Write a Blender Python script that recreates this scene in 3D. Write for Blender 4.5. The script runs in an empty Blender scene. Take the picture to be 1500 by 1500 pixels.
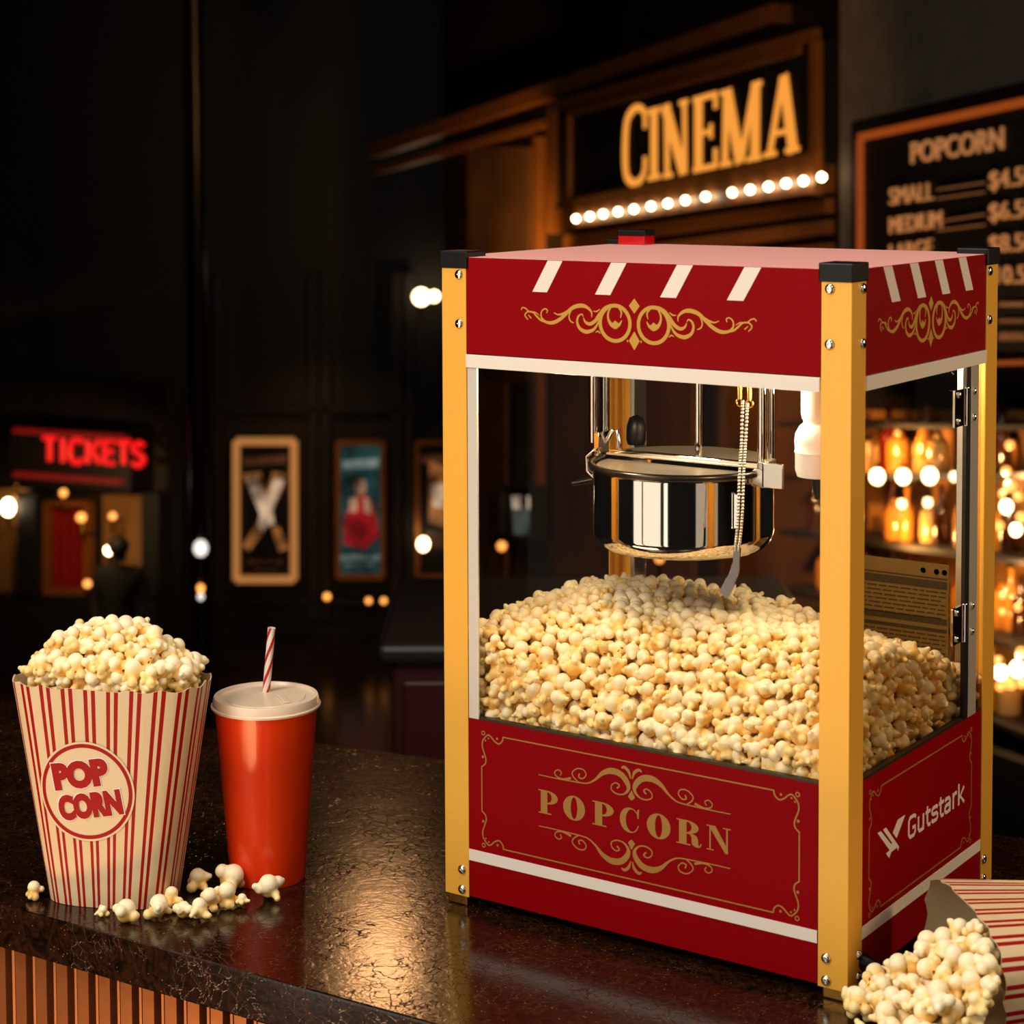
import bpy, bmesh, math, random
from mathutils import Vector, Matrix
import numpy as np

random.seed(7)
SC = bpy.context.scene
COL = SC.collection
ZT = 1.15                    # counter top height above the bar platform
ZB = ZT + 0.012              # underside of the machine (on its feet)
FLOOR = -3.1                 # lobby floor, the bar stands on a raised platform at z = 0

# ------------------------------------------------------------------ camera, world, lights, exposure
YAW, PITCH, ROLL = -0.6032, -0.0605, -0.0038
F_PX, CY = 2969.4, 400.6
K = Vector((0.8708, -1.866, ZB + 0.8642))
FWD = Vector((math.sin(YAW)*math.cos(PITCH), math.cos(YAW)*math.cos(PITCH), math.sin(PITCH)))
_R = Vector((math.cos(YAW), -math.sin(YAW), 0)); _U = _R.cross(FWD)
RGT = math.cos(ROLL)*_R + math.sin(ROLL)*_U
UPV = -math.sin(ROLL)*_R + math.cos(ROLL)*_U
cam = bpy.data.cameras.new('camera'); cam_ob = bpy.data.objects.new('camera', cam); COL.objects.link(cam_ob)
cam_ob.matrix_world = Matrix(((RGT.x, UPV.x, -FWD.x, K.x), (RGT.y, UPV.y, -FWD.y, K.y), (RGT.z, UPV.z, -FWD.z, K.z), (0, 0, 0, 1)))
cam.sensor_width = 36; cam.lens = F_PX/1500*36; cam.shift_y = -(750-CY)/1500
cam.clip_start = 0.05; cam.clip_end = 200
cam.dof.use_dof = True; cam.dof.focus_distance = 2.33; cam.dof.aperture_fstop = 6.8
SC.camera = cam_ob

w = bpy.data.worlds.new('world'); SC.world = w; w.use_nodes = True
w.node_tree.nodes['Background'].inputs[0].default_value = (0.012, 0.007, 0.004, 1)
w.node_tree.nodes['Background'].inputs[1].default_value = 0.35
SC.view_settings.view_transform = 'Standard'; SC.view_settings.look = 'None'
SC.view_settings.exposure = 0.0; SC.view_settings.gamma = 1.0; SC.view_settings.use_curve_mapping = False
SC.cycles.max_bounces = 10; SC.cycles.transparent_max_bounces = 24; SC.cycles.sample_clamp_indirect = 6
SC.cycles.caustics_reflective = False; SC.cycles.caustics_refractive = False

def area(name, loc, target, sx, sy, power, col, spread=180):
    l = bpy.data.lights.new(name, 'AREA'); l.shape = 'RECTANGLE'; l.size = sx; l.size_y = sy
    l.energy = power; l.color = col; l.spread = math.radians(spread)
    o = bpy.data.objects.new(name, l); COL.objects.link(o); o.location = loc
    o.rotation_euler = (Vector(target)-Vector(loc)).to_track_quat('-Z', 'Y').to_euler()
    return o
def point(name, loc, r, power, col):
    l = bpy.data.lights.new(name, 'POINT'); l.shadow_soft_size = r; l.energy = power; l.color = col
    o = bpy.data.objects.new(name, l); COL.objects.link(o); o.location = loc
    return o
area('left_softbox', (-1.24, -1.59, 1.5), (-0.3, 0.18, 1.5), 0.40, 2.0, 4.5, (1, .90, .78))
area('front_left_softbox', (-0.62, -1.79, 1.5), (-0.3, 0.18, 1.5), 0.80, 2.0, 9, (1, .90, .78))
area('front_strip', (0.0, -1.80, 1.5), (-0.3, 0.18, 1.5), 0.16, 1.8, 2, (1, .92, .82))
area('right_softbox', (1.20, -0.72, 1.5), (-0.3, 0.18, 1.5), 0.85, 1.8, 3.2, (1, .84, .66))
area('overhead_key', (-1.05, -2.2, 3.5), (-0.3, 0.1, 1.4), 1.0, 1.0, 58, (1, .89, .76))
area('overhead_softbox', (-0.2, -0.3, 3.7), (-0.3, 0.2, 1.9), 1.2, 0.8, 22, (1, .88, .78))
area('front_right_key', (1.0, -1.9, 3.3), (0.05, 0.1, 1.25), 0.5, 0.5, 9, (1, .84, .66))  # added light that brightens the inside of the fallen bucket
area('amber_side_light', (1.7, 1.3, 2.3), (-0.1, 0.1, 1.3), 0.5, 0.9, 22, (1, .72, .42))
area('counter_front_light', (-0.9, -1.0, 0.45), (-0.8, -0.3, 0.95), 0.9, 0.2, 9, (1, .55, .22))

# ------------------------------------------------------------------ helpers
def lin(c):
    return tuple((x/12.92 if x <= .04045 else ((x+.055)/1.055)**2.4) for x in c)
def rgb(r, g, b): return lin((r/255, g/255, b/255))
def ray(px, py): return FWD + RGT*((px-750)/F_PX) - UPV*((py-CY)/F_PX)
def hit(px, py, p, n):
    d = ray(px, py); n = Vector(n)
    return K + d*((Vector(p)-K).dot(n)/d.dot(n))
def mp(px, py, y):                       # machine coordinates on the plane at depth y behind its front
    return hit(px, py, (0, y, 0), (0, 1, 0)) - Vector((0, 0, ZB))
def deep(px, py, d): return K + ray(px, py)*d

class MB:
    def __init__(s): s.v = []; s.f = []; s.mi = []; s.m = 0; s.uv = None
    def add(s, vs, fs, m=None):
        b = len(s.v); s.v += [tuple(v) for v in vs]
        for f in fs: s.f.append(tuple(b+i for i in f)); s.mi.append(s.m if m is None else m)
        return s
    def box(s, p0, p1, m=None, M=None):
        (x0, y0, z0), (x1, y1, z1) = p0, p1
        x0, x1 = min(x0, x1), max(x0, x1); y0, y1 = min(y0, y1), max(y0, y1); z0, z1 = min(z0, z1), max(z0, z1)
        vs = [Vector((x, y, z)) for z in (z0, z1) for y in (y0, y1) for x in (x0, x1)]
        if M is not None: vs = [M @ v for v in vs]
        return s.add(vs, [(0, 2, 3, 1), (4, 5, 7, 6), (0, 1, 5, 4), (2, 6, 7, 3), (0, 4, 6, 2), (1, 3, 7, 5)], m)
    def prism(s, loop, to3, d0, d1, m=None):            # a closed 2D loop pushed from d0 to d1
        n = len(loop)
        vs = [to3(a, b, d0) for a, b in loop]+[to3(a, b, d1) for a, b in loop]
        fs = [tuple(range(n-1, -1, -1)), tuple(range(n, 2*n))]+[(i, (i+1) % n, n+(i+1) % n, n+i) for i in range(n)]
        return s.add(vs, fs, m)
    def ribbon(s, pts, ws, to3, d0, d1, m=None, closed=False):
        s.k = getattr(s, 'k', 0)+1
        if abs(d1) < .01: d1 += (s.k % 14)*.000018
        n = len(pts); L = []; Rr = []
        for i in range(n):
            a = pts[(i-1) % n] if closed or i > 0 else pts[i]
            b = pts[(i+1) % n] if closed or i < n-1 else pts[i]
            dx, dy = b[0]-a[0], b[1]-a[1]; l = math.hypot(dx, dy) or 1
            nx, ny = -dy/l, dx/l; wd = ws[i]/2
            L.append((pts[i][0]+nx*wd, pts[i][1]+ny*wd)); Rr.append((pts[i][0]-nx*wd, pts[i][1]-ny*wd))
        vs = []
        for i in range(n):
            vs += [to3(*L[i], d1), to3(*Rr[i], d1), to3(*L[i], d0), to3(*Rr[i], d0)]
        fs = []
        for i in range(n if closed else n-1):
            a = 4*i; b = 4*((i+1) % n)
            fs += [(a, a+1, b+1, b), (a+2, a, b, b+2), (a+1, a+3, b+3, b+1)]
        if not closed: fs += [(0, 2, 3, 1), (4*n-4, 4*n-3, 4*n-1, 4*n-2)]
        return s.add(vs, fs, m)
    def tube(s, pts, r, seg=10, m=None, caps=True, closed=False):
        pts = [Vector(p) for p in pts]; n = len(pts)
        rs = r if isinstance(r, (list, tuple)) else [r]*n
        T = []
        for i in range(n):
            a = pts[i-1] if (i > 0 or closed) else pts[i]; b = pts[(i+1) % n] if (i < n-1 or closed) else pts[i]
            T.append((b-a).normalized())
        ref = Vector((0, 0, 1)) if abs(T[0].z) < .9 else Vector((1, 0, 0))
        nv = (ref-T[0]*ref.dot(T[0])).normalized(); vs = []
        for i in range(n):
            nv = (nv-T[i]*nv.dot(T[i])).normalized(); bv = T[i].cross(nv)
            for k in range(seg):
                a = 2*math.pi*k/seg; vs.append(pts[i]+(nv*math.cos(a)+bv*math.sin(a))*rs[i])
        fs = []
        for i in range(n if closed else n-1):
            j = (i+1) % n
            for k in range(seg): fs.append((i*seg+k, i*seg+(k+1) % seg, j*seg+(k+1) % seg, j*seg+k))
        if caps and not closed: fs += [tuple(range(seg-1, -1, -1)), tuple((n-1)*seg+k for k in range(seg))]
        return s.add(vs, fs, m)
    def lathe(s, prof, c=(0, 0, 0), seg=48, m=None, M=None):
        vs = []; fs = []; c = Vector(c)
        for r, z in prof:
            for k in range(seg):
                a = 2*math.pi*k/seg; v = Vector((r*math.cos(a), r*math.sin(a), z))
                vs.append((M @ v if M is not None else v)+c)
        n = len(prof)
        for i in range(n-1):
            for k in range(seg): fs.append((i*seg+k, i*seg+(k+1) % seg, (i+1)*seg+(k+1) % seg, (i+1)*seg+k))
        if prof[0][0] > 1e-6: fs.append(tuple(range(seg-1, -1, -1)))
        if prof[-1][0] > 1e-6: fs.append(tuple((n-1)*seg+k for k in range(seg)))
        return s.add(vs, fs, m)
    def ball(s, c, r, m=None, seg=12, sq=(1, 1, 1)):
        c = Vector(c); vs = [c+Vector((0, 0, r*sq[2]))]; fs = []; nr = seg//2
        for i in range(1, nr):
            t = math.pi*i/nr
            for k in range(seg):
                a = 2*math.pi*k/seg
                vs.append(c+Vector((r*sq[0]*math.sin(t)*math.cos(a), r*sq[1]*math.sin(t)*math.sin(a), r*sq[2]*math.cos(t))))
        vs.append(c-Vector((0, 0, r*sq[2]))); last = len(vs)-1
        for k in range(seg): fs.append((0, 1+k, 1+(k+1) % seg))
        for i in range(nr-2):
            for k in range(seg):
                a = 1+i*seg; b = a+seg; fs.append((a+k, b+k, b+(k+1) % seg, a+(k+1) % seg))
        b = 1+(nr-2)*seg
        for k in range(seg): fs.append((b+k, last, b+(k+1) % seg))
        return s.add(vs, fs, m)
    def build(s, name, mats, parent=None, origin=(0, 0, 0), shift=(0, 0, 0), smooth=None, bevel=0):
        me = bpy.data.meshes.new(name); o3 = Vector(shift)-Vector(origin)
        me.from_pydata([Vector(v)+o3 for v in s.v], [], s.f)
        mats = mats if isinstance(mats, (list, tuple)) else [mats]
        for mt in mats: me.materials.append(mt)
        me.polygons.foreach_set('material_index', s.mi)
        bm = bmesh.new(); bm.from_mesh(me); bmesh.ops.recalc_face_normals(bm, faces=bm.faces[:]); bm.to_mesh(me); bm.free()
        if smooth is not None:
            me.polygons.foreach_set('use_smooth', [True]*len(me.polygons)); me.set_sharp_from_angle(angle=math.radians(smooth))
        me.update()
        ob = bpy.data.objects.new(name, me); COL.objects.link(ob)
        if parent is not None: ob.parent = parent
        else: ob.location = origin
        if bevel:
            bv = ob.modifiers.new('bevel', 'BEVEL'); bv.width = bevel; bv.segments = 2; bv.limit_method = 'ANGLE'
        return ob

def tag(o, label=None, cat=None, group=None, kind=None):
    if label: o['label'] = label
    if cat: o['category'] = cat
    if group: o['group'] = group
    if kind: o['kind'] = kind
    return o
def empty(name, loc):
    o = bpy.data.objects.new(name, None); COL.objects.link(o); o.location = loc; o.empty_display_size = .05
    return o
def cr(pts, n=8):                                       # smooth curve through tuples of any length
    out = []; P = [pts[0]]+list(pts)+[pts[-1]]
    for i in range(1, len(P)-2):
        for k in range(n):
            t = k/n
            out.append(tuple(.5*((2*b)+(-a+c)*t+(2*a-5*b+4*c-d)*t*t+(-a+3*b-3*c+d)*t**3) for a, b, c, d in zip(P[i-1], P[i], P[i+1], P[i+2])))
    out.append(tuple(pts[-1])); return out
def filled(loops):                                      # 2D outlines with holes -> vertices and faces
    cu = bpy.data.curves.new('tmp', 'CURVE'); cu.dimensions = '2D'; cu.fill_mode = 'FRONT'
    for lp in loops:
        sp = cu.splines.new('POLY'); sp.points.add(len(lp)-1); sp.use_cyclic_u = True
        for p, q in zip(sp.points, lp): p.co = (q[0], q[1], 0, 1)
    return _grab(cu)
def _grab(cu):
    o = bpy.data.objects.new('tmp', cu); COL.objects.link(o)
    me = bpy.data.meshes.new_from_object(o.evaluated_get(bpy.context.evaluated_depsgraph_get()))
    v = [tuple(p.co) for p in me.vertices]; f = [tuple(p.vertices) for p in me.polygons]
    bpy.data.objects.remove(o); bpy.data.curves.remove(cu); bpy.data.meshes.remove(me)
    return v, f
def letters(txt, bold=0.0, space=1.0, extrude=0.02):    # built-in sans lettering, scaled to a unit box
    cu = bpy.data.curves.new('tmp', 'FONT'); cu.body = txt; cu.offset = bold; cu.space_character = space; cu.extrude = extrude
    cu.resolution_u = 4
    v, f = _grab(cu)
    x0 = min(p[0] for p in v); x1 = max(p[0] for p in v); y0 = min(p[1] for p in v); y1 = max(p[1] for p in v)
    return [((p[0]-x0)/(x1-x0), (p[1]-y0)/(y1-y0), .5+p[2]/(2*extrude)) for p in v], f

# ------------------------------------------------------------------ materials
def nodes(name):
    m = bpy.data.materials.new(name); m.use_nodes = True; nt = m.node_tree
    return m, nt, nt.nodes['Principled BSDF']
def mat(name, col, rough=.5, metal=0., bump=0., bscale=80., var=0., coat=0., spec=.5, sss=0.):
    m, nt, p = nodes(name)
    p.inputs['Base Color'].default_value = (*col, 1); p.inputs['Roughness'].default_value = rough
    p.inputs['Metallic'].default_value = metal; p.inputs['Specular IOR Level'].default_value = spec
    p.inputs['Coat Weight'].default_value = coat; p.inputs['Coat Roughness'].default_value = .08
    if bump or var:
        tc = nt.nodes.new('ShaderNodeTexCoord'); n = nt.nodes.new('ShaderNodeTexNoise'); n.inputs['Scale'].default_value = bscale
        n.inputs['Detail'].default_value = 4; nt.links.new(tc.outputs['Object'], n.inputs['Vector'])
        if bump:
            b = nt.nodes.new('ShaderNodeBump'); b.inputs['Strength'].default_value = bump; b.inputs['Distance'].default_value = .002
            nt.links.new(n.outputs['Fac'], b.inputs['Height']); nt.links.new(b.outputs['Normal'], p.inputs['Normal'])
        if var:
            mx = nt.nodes.new('ShaderNodeMix'); mx.data_type = 'RGBA'
            mx.inputs[6].default_value = (*[c*(1-var) for c in col], 1); mx.inputs[7].default_value = (*[min(1, c*(1+var)) for c in col], 1)
            nt.links.new(n.outputs['Fac'], mx.inputs[0]); nt.links.new(mx.outputs[2], p.inputs['Base Color'])
    return m
def glow(name, col, strength, base=(0.02, 0.02, 0.02)):
    m, nt, p = nodes(name)
    p.inputs['Base Color'].default_value = (*base, 1); p.inputs['Emission Color'].default_value = (*col, 1)
    p.inputs['Emission Strength'].default_value = strength; p.inputs['Roughness'].default_value = .4
    return m
def glassy(name, tint, refl=1.0, rough=.02):
    m = bpy.data.materials.new(name); m.use_nodes = True; nt = m.node_tree; nt.nodes.clear()
    o = nt.nodes.new('ShaderNodeOutputMaterial'); mx = nt.nodes.new('ShaderNodeMixShader')
    t = nt.nodes.new('ShaderNodeBsdfTransparent'); g = nt.nodes.new('ShaderNodeBsdfGlossy'); f = nt.nodes.new('ShaderNodeFresnel')
    t.inputs[0].default_value = (*tint, 1); g.inputs['Roughness'].default_value = rough; f.inputs[0].default_value = 1.3
    g.inputs[0].default_value = (refl, refl, refl, 1)
    ge = nt.nodes.new('ShaderNodeNewGeometry'); sb_ = nt.nodes.new('ShaderNodeMath'); sb_.operation = 'SUBTRACT'; sb_.inputs[0].default_value = 1
    nt.links.new(ge.outputs['Backfacing'], sb_.inputs[1]); ml = nt.nodes.new('ShaderNodeMath'); ml.operation = 'MULTIPLY'
    nt.links.new(f.outputs[0], ml.inputs[0]); nt.links.new(sb_.outputs[0], ml.inputs[1])
    nt.links.new(ml.outputs[0], mx.inputs[0]); nt.links.new(t.outputs[0], mx.inputs[1]); nt.links.new(g.outputs[0], mx.inputs[2])
    nt.links.new(mx.outputs[0], o.inputs[0])
    return m
M = {}
M['red'] = mat('red_enamel', rgb(132, 0, 6), .5, 0, .02, 300, .05, spec=.06)
M['pink'] = mat('red_enamel_painted_sheen', rgb(236, 170, 162), .5, 0, .02, 300, .04)  # red sheet's overhead reflection put into the base colour as pink
M['gold'] = mat('gold_anodised', rgb(236, 174, 60), .38, .15, .02, 400, .05)
M['goldink'] = mat('gold_print', rgb(186, 142, 44), .45, .15)
M['goldink2'] = mat('dull_gold_print', rgb(158, 112, 40), .45, .15)
M['white'] = mat('white_print', rgb(226, 216, 204), .4)
M['black'] = mat('black_plastic', rgb(6, 6, 6), .4, spec=.25)
M['dark'] = mat('dark_interior', rgb(16, 13, 11), .6)
M['steel'] = mat('polished_steel', rgb(222, 216, 208), .06, 1)
M['satin'] = mat('satin_steel', rgb(205, 195, 182), .28, 1, .03, 200)
M['alu'] = mat('pale_aluminium', rgb(232, 222, 206), .3, .6)
M['lidsteel'] = mat('brushed_lid_steel', rgb(196, 184, 166), .3, .72, .03, 200)
M['channel'] = mat('dull_channel', rgb(58, 50, 34), .4, .6)
M['brass'] = mat('brass', rgb(196, 144, 66), .25, 1)
M['lampwhite'] = mat('white_porcelain', rgb(240, 232, 224), .35)
M['glass'] = glassy('clear_glass', (.95, .94, .92), .12)
M['glass2'] = glassy('smoky_glass', (.86, .82, .76), .15)
M['placard'] = mat('yellow_placard', rgb(126, 98, 36), .5)
M['placard_ink'] = mat('placard_ink', rgb(62, 46, 18), .6)
M['signal'] = mat('red_signal_plastic', rgb(190, 8, 14), .2, coat=.5)
M['rubber'] = mat('black_rubber', rgb(9, 9, 9), .45)
M['bag'] = None

def stone():
    m, nt, p = nodes('dark_brown_stone')
    tc = nt.nodes.new('ShaderNodeTexCoord')
    n0 = nt.nodes.new('ShaderNodeTexNoise'); n0.inputs['Scale'].default_value = 14; n0.inputs['Detail'].default_value = 5
    nt.links.new(tc.outputs['Object'], n0.inputs['Vector'])
    add = nt.nodes.new('ShaderNodeVectorMath'); add.operation = 'MULTIPLY_ADD'
    add.inputs[1].default_value = (.12, .12, .12); nt.links.new(n0.outputs['Color'], add.inputs[0]); nt.links.new(tc.outputs['Object'], add.inputs[2])
    v = nt.nodes.new('ShaderNodeTexVoronoi'); v.feature = 'DISTANCE_TO_EDGE'; v.inputs['Scale'].default_value = 52
    nt.links.new(add.outputs[0], v.inputs['Vector'])
    n1 = nt.nodes.new('ShaderNodeTexNoise'); n1.inputs['Scale'].default_value = 60; n1.inputs['Detail'].default_value = 6; n1.inputs['Distortion'].default_value = 2.2
    nt.links.new(tc.outputs['Object'], n1.inputs['Vector'])
    v2 = nt.nodes.new('ShaderNodeTexVoronoi'); v2.inputs['Scale'].default_value = 130; nt.links.new(tc.outputs['Object'], v2.inputs['Vector'])
    sp = nt.nodes.new('ShaderNodeValToRGB'); sp.color_ramp.elements[0].position = .05; sp.color_ramp.elements[0].color = (1, 1, 1, 1)
    sp.color_ramp.elements[1].position = .1; sp.color_ramp.elements[1].color = (0, 0, 0, 1); nt.links.new(v2.outputs['Distance'], sp.inputs[0])
    cr1 = nt.nodes.new('ShaderNodeValToRGB'); e = cr1.color_ramp.elements
    e[0].position = .35; e[0].color = (*rgb(13, 7, 4), 1); e[1].position = .70; e[1].color = (*rgb(46, 25, 13), 1)
    nt.links.new(n1.outputs['Fac'], cr1.inputs[0])
    ed = nt.nodes.new('ShaderNodeValToRGB'); ed.color_ramp.elements[0].position = 0; ed.color_ramp.elements[0].color = (1, 1, 1, 1)
    ed.color_ramp.elements[1].position = .035; ed.color_ramp.elements[1].color = (0, 0, 0, 1); nt.links.new(v.outputs['Distance'], ed.inputs[0])
    nm = nt.nodes.new('ShaderNodeMath'); nm.operation = 'MULTIPLY'; nt.links.new(ed.outputs[0], nm.inputs[0]); thr = nt.nodes.new('ShaderNodeMapRange'); thr.inputs['From Min'].default_value = .44; thr.inputs['From Max'].default_value = .68; nt.links.new(n0.outputs['Fac'], thr.inputs['Value']); nt.links.new(thr.outputs['Result'], nm.inputs[1])
    mx = nt.nodes.new('ShaderNodeMix'); mx.data_type = 'RGBA'; nt.links.new(nm.outputs[0], mx.inputs[0])
    nt.links.new(cr1.outputs[0], mx.inputs[6]); mx.inputs[7].default_value = (*rgb(84, 50, 26), 1)
    mx2 = nt.nodes.new('ShaderNodeMix'); mx2.data_type = 'RGBA'; nt.links.new(sp.outputs[0], mx2.inputs[0])
    nt.links.new(mx.outputs[2], mx2.inputs[6]); mx2.inputs[7].default_value = (*rgb(150, 110, 70), 1)
    nt.links.new(mx2.outputs[2], p.inputs['Base Color'])
    b = nt.nodes.new('ShaderNodeBump'); b.inputs['Strength'].default_value = .5; b.inputs['Distance'].default_value = .001
    ad = nt.nodes.new('ShaderNodeMath'); ad.operation = 'MULTIPLY_ADD'; ad.inputs[1].default_value = .28; nt.links.new(nm.outputs[0], ad.inputs[2]); nt.links.new(n1.outputs['Fac'], ad.inputs[0])
    nt.links.new(ad.outputs[0], b.inputs['Height']); nt.links.new(b.outputs['Normal'], p.inputs['Normal'])
    p.inputs['Roughness'].default_value = .15; p.inputs['Specular IOR Level'].default_value = .4
    return m
M['stone'] = stone()
M['copper'] = mat('copper_slats', rgb(150, 92, 52), .38, .7, .05, 60, .15)
M['groove'] = mat('dark_groove', rgb(34, 18, 10), .6)

def popcorn_mat():
    m, nt, p = nodes('popcorn')
    a = nt.nodes.new('ShaderNodeAttribute'); a.attribute_name = 'tone'
    g = nt.nodes.new('ShaderNodeNewGeometry'); n = nt.nodes.new('ShaderNodeTexNoise'); n.inputs['Scale'].default_value = 45
    nt.links.new(g.outputs['Position'], n.inputs['Vector'])
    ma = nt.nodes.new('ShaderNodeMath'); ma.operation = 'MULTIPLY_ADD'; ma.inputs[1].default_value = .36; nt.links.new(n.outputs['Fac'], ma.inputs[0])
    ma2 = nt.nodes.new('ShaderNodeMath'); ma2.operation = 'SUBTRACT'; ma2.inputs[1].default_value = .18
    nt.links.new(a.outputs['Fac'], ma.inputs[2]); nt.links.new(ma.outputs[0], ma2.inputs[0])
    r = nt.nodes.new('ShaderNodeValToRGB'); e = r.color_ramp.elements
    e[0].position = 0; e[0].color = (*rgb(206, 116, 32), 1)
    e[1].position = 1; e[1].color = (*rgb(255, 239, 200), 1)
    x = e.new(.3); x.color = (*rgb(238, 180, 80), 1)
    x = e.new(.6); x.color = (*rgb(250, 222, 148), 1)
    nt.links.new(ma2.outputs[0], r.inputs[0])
    h = nt.nodes.new('ShaderNodeMath'); h.operation = 'LESS_THAN'; h.inputs[1].default_value = -.5; nt.links.new(a.outputs['Fac'], h.inputs[0])
    mx = nt.nodes.new('ShaderNodeMix'); mx.data_type = 'RGBA'; nt.links.new(h.outputs[0], mx.inputs[0]); nt.links.new(r.outputs[0], mx.inputs[6])
    mx.inputs[7].default_value = (*rgb(58, 26, 8), 1)
    nt.links.new(mx.outputs[2], p.inputs['Base Color']); p.inputs['Roughness'].default_value = .48
    p.inputs['Subsurface Weight'].default_value = .08; p.inputs['Subsurface Radius'].default_value = (.004, .002, .001); p.inputs['Subsurface Scale'].default_value = .5
    return m
M['popcorn'] = popcorn_mat()
M['bed'] = mat('popcorn_bed', rgb(196, 140, 60), .7)

def stripes_mat():
    m, nt, p = nodes('striped_paper')
    uv = nt.nodes.new('ShaderNodeUVMap'); sx = nt.nodes.new('ShaderNodeSeparateXYZ'); nt.links.new(uv.outputs[0], sx.inputs[0])
    fr = nt.nodes.new('ShaderNodeMath'); fr.operation = 'FRACT'; nt.links.new(sx.outputs[0], fr.inputs[0])
    r = nt.nodes.new('ShaderNodeValToRGB'); r.color_ramp.interpolation = 'CONSTANT'; e = r.color_ramp.elements
    cream = (*rgb(208, 184, 146), 1); red = (*rgb(150, 8, 8), 1)
    e[0].position = 0; e[0].color = cream; e[1].position = .10; e[1].color = red
    for q, c in ((.28, cream), (.44, red), (.62, cream)): x = e.new(q); x.color = c
    nt.links.new(fr.outputs[0], r.inputs[0])
    n = nt.nodes.new('ShaderNodeTexNoise'); n.inputs['Scale'].default_value = 30
    tc = nt.nodes.new('ShaderNodeTexCoord'); mp_ = nt.nodes.new('ShaderNodeMapping'); mp_.inputs['Scale'].default_value = (3, 3, .15)
    nt.links.new(tc.outputs['Object'], mp_.inputs[0]); nt.links.new(mp_.outputs[0], n.inputs['Vector'])
    b = nt.nodes.new('ShaderNodeBump'); b.inputs['Strength'].default_value = .25; b.inputs['Distance'].default_value = .003
    nt.links.new(n.outputs['Fac'], b.inputs['Height']); nt.links.new(b.outputs['Normal'], p.inputs['Normal'])
    nt.links.new(r.outputs[0], p.inputs['Base Color']); p.inputs['Roughness'].default_value = .5; p.inputs['Specular IOR Level'].default_value = .2
    return m
M['stripes'] = stripes_mat()
M['cream'] = mat('cream_paper', rgb(208, 186, 150), .5, 0, .05, 60, .04)
M['badgered'] = mat('badge_red', rgb(150, 8, 4), .5, spec=.2)
M['cupred'] = mat('orange_red_cup', rgb(232, 58, 8), .3, 0, .02, 30, .06, coat=.3)
M['lid'] = mat('translucent_lid', rgb(226, 204, 178), .3, 0)
M['strawwhite'] = mat('straw_white', rgb(238, 226, 214), .35)
M['strawred'] = mat('straw_red', rgb(190, 24, 24), .35)

M['wall'] = mat('dark_panelling', rgb(30, 19, 11), .5, 0, .2, 6, .5)
M['stucco'] = mat('amber_stucco', rgb(92, 56, 22), .7, 0, .8, 2.6, .95)
M['concrete'] = mat('grey_concrete', rgb(120, 108, 94), .85, 0, .5, 9, .4)
M['mould'] = mat('amber_wood_moulding', rgb(132, 78, 28), .42, 0, .1, 5, .25)
M['honey'] = mat('honey_wood', rgb(176, 120, 58), .45, 0, .1, 4, .3)
M['board'] = mat('black_board', rgb(17, 13, 11), .6)
M['ceil'] = mat('black_ceiling', rgb(12, 9, 8), .9)
M['floor'] = mat('dark_polished_floor', rgb(38, 24, 14), .2, 0, .08, 1.5, .5)
M['bulb'] = glow('warm_bulb', (1, .70, .38), 9)
M['bulbhot'] = glow('hot_bulb', (1, .74, .42), 16)
M['bulbwhite'] = glow('white_bulb', (1, .93, .85), 7)
M['bulbsoft'] = glow('soft_white_bulb', (1, .92, .82), 1.3)
M['ember'] = glow('orange_bulb', (1, .36, .07), 2.4)
M['sign'] = glow('lit_letter', (1, .36, .05), .95, rgb(90, 50, 16))
M['neon'] = glow('red_neon', (1, .006, .008), 1.05)
M['neondim'] = glow('dim_red_neon', (1, .015, .015), .16)
M['menuink'] = glow('lit_menu_letter', (1, .42, .14), .32, rgb(190, 120, 60))
M['menudim'] = glow('dim_menu_letter', (1, .42, .14), .11, rgb(150, 90, 40))
M['redstrip'] = glow('red_light_strip', (1, .17, .02), .28)
M['frame'] = mat('gold_frame', rgb(196, 122, 52), .35, .5, .1, 8, .2)
M['framelit'] = glow('gold_frame_added_glow', (1, .42, .12), .34, rgb(200, 130, 60))  # glow put into the frame colour to make it look lit
M['curtain'] = mat('red_curtain', rgb(150, 8, 8), .7, 0, .3, 5, .3)
M['ochre'] = mat('ochre_curtain', rgb(126, 84, 34), .8, 0, .5, 3, .4)
M['maroon'] = mat('dark_maroon_leather', rgb(52, 10, 14), .45, 0, .1, 20, .2)
M['bartop'] = mat('dark_grey_bar_top', rgb(34, 29, 28), .4)
M['darkmetal'] = mat('dark_column_metal', rgb(52, 46, 42), .25, .8)
M['chrome'] = mat('dark_chrome', rgb(120, 112, 108), .22, 1)
M['cloth'] = mat('black_cloth', rgb(10, 9, 9), .9)
M['skin'] = mat('skin', rgb(120, 80, 56), .6)
M['hair'] = mat('dark_hair', rgb(9, 7, 6), .7)
def bottle_mat(name, c, r=.12): return mat(name, c, r, 0, 0, 1, 0, coat=.6)
M['amber'] = bottle_mat('amber_glass', rgb(190, 122, 44)); M['redglass'] = bottle_mat('red_glass', rgb(110, 20, 8))
M['clear'] = bottle_mat('pale_glass', rgb(190, 150, 96)); M['darkglass'] = bottle_mat('brown_glass', rgb(52, 24, 8))
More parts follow.
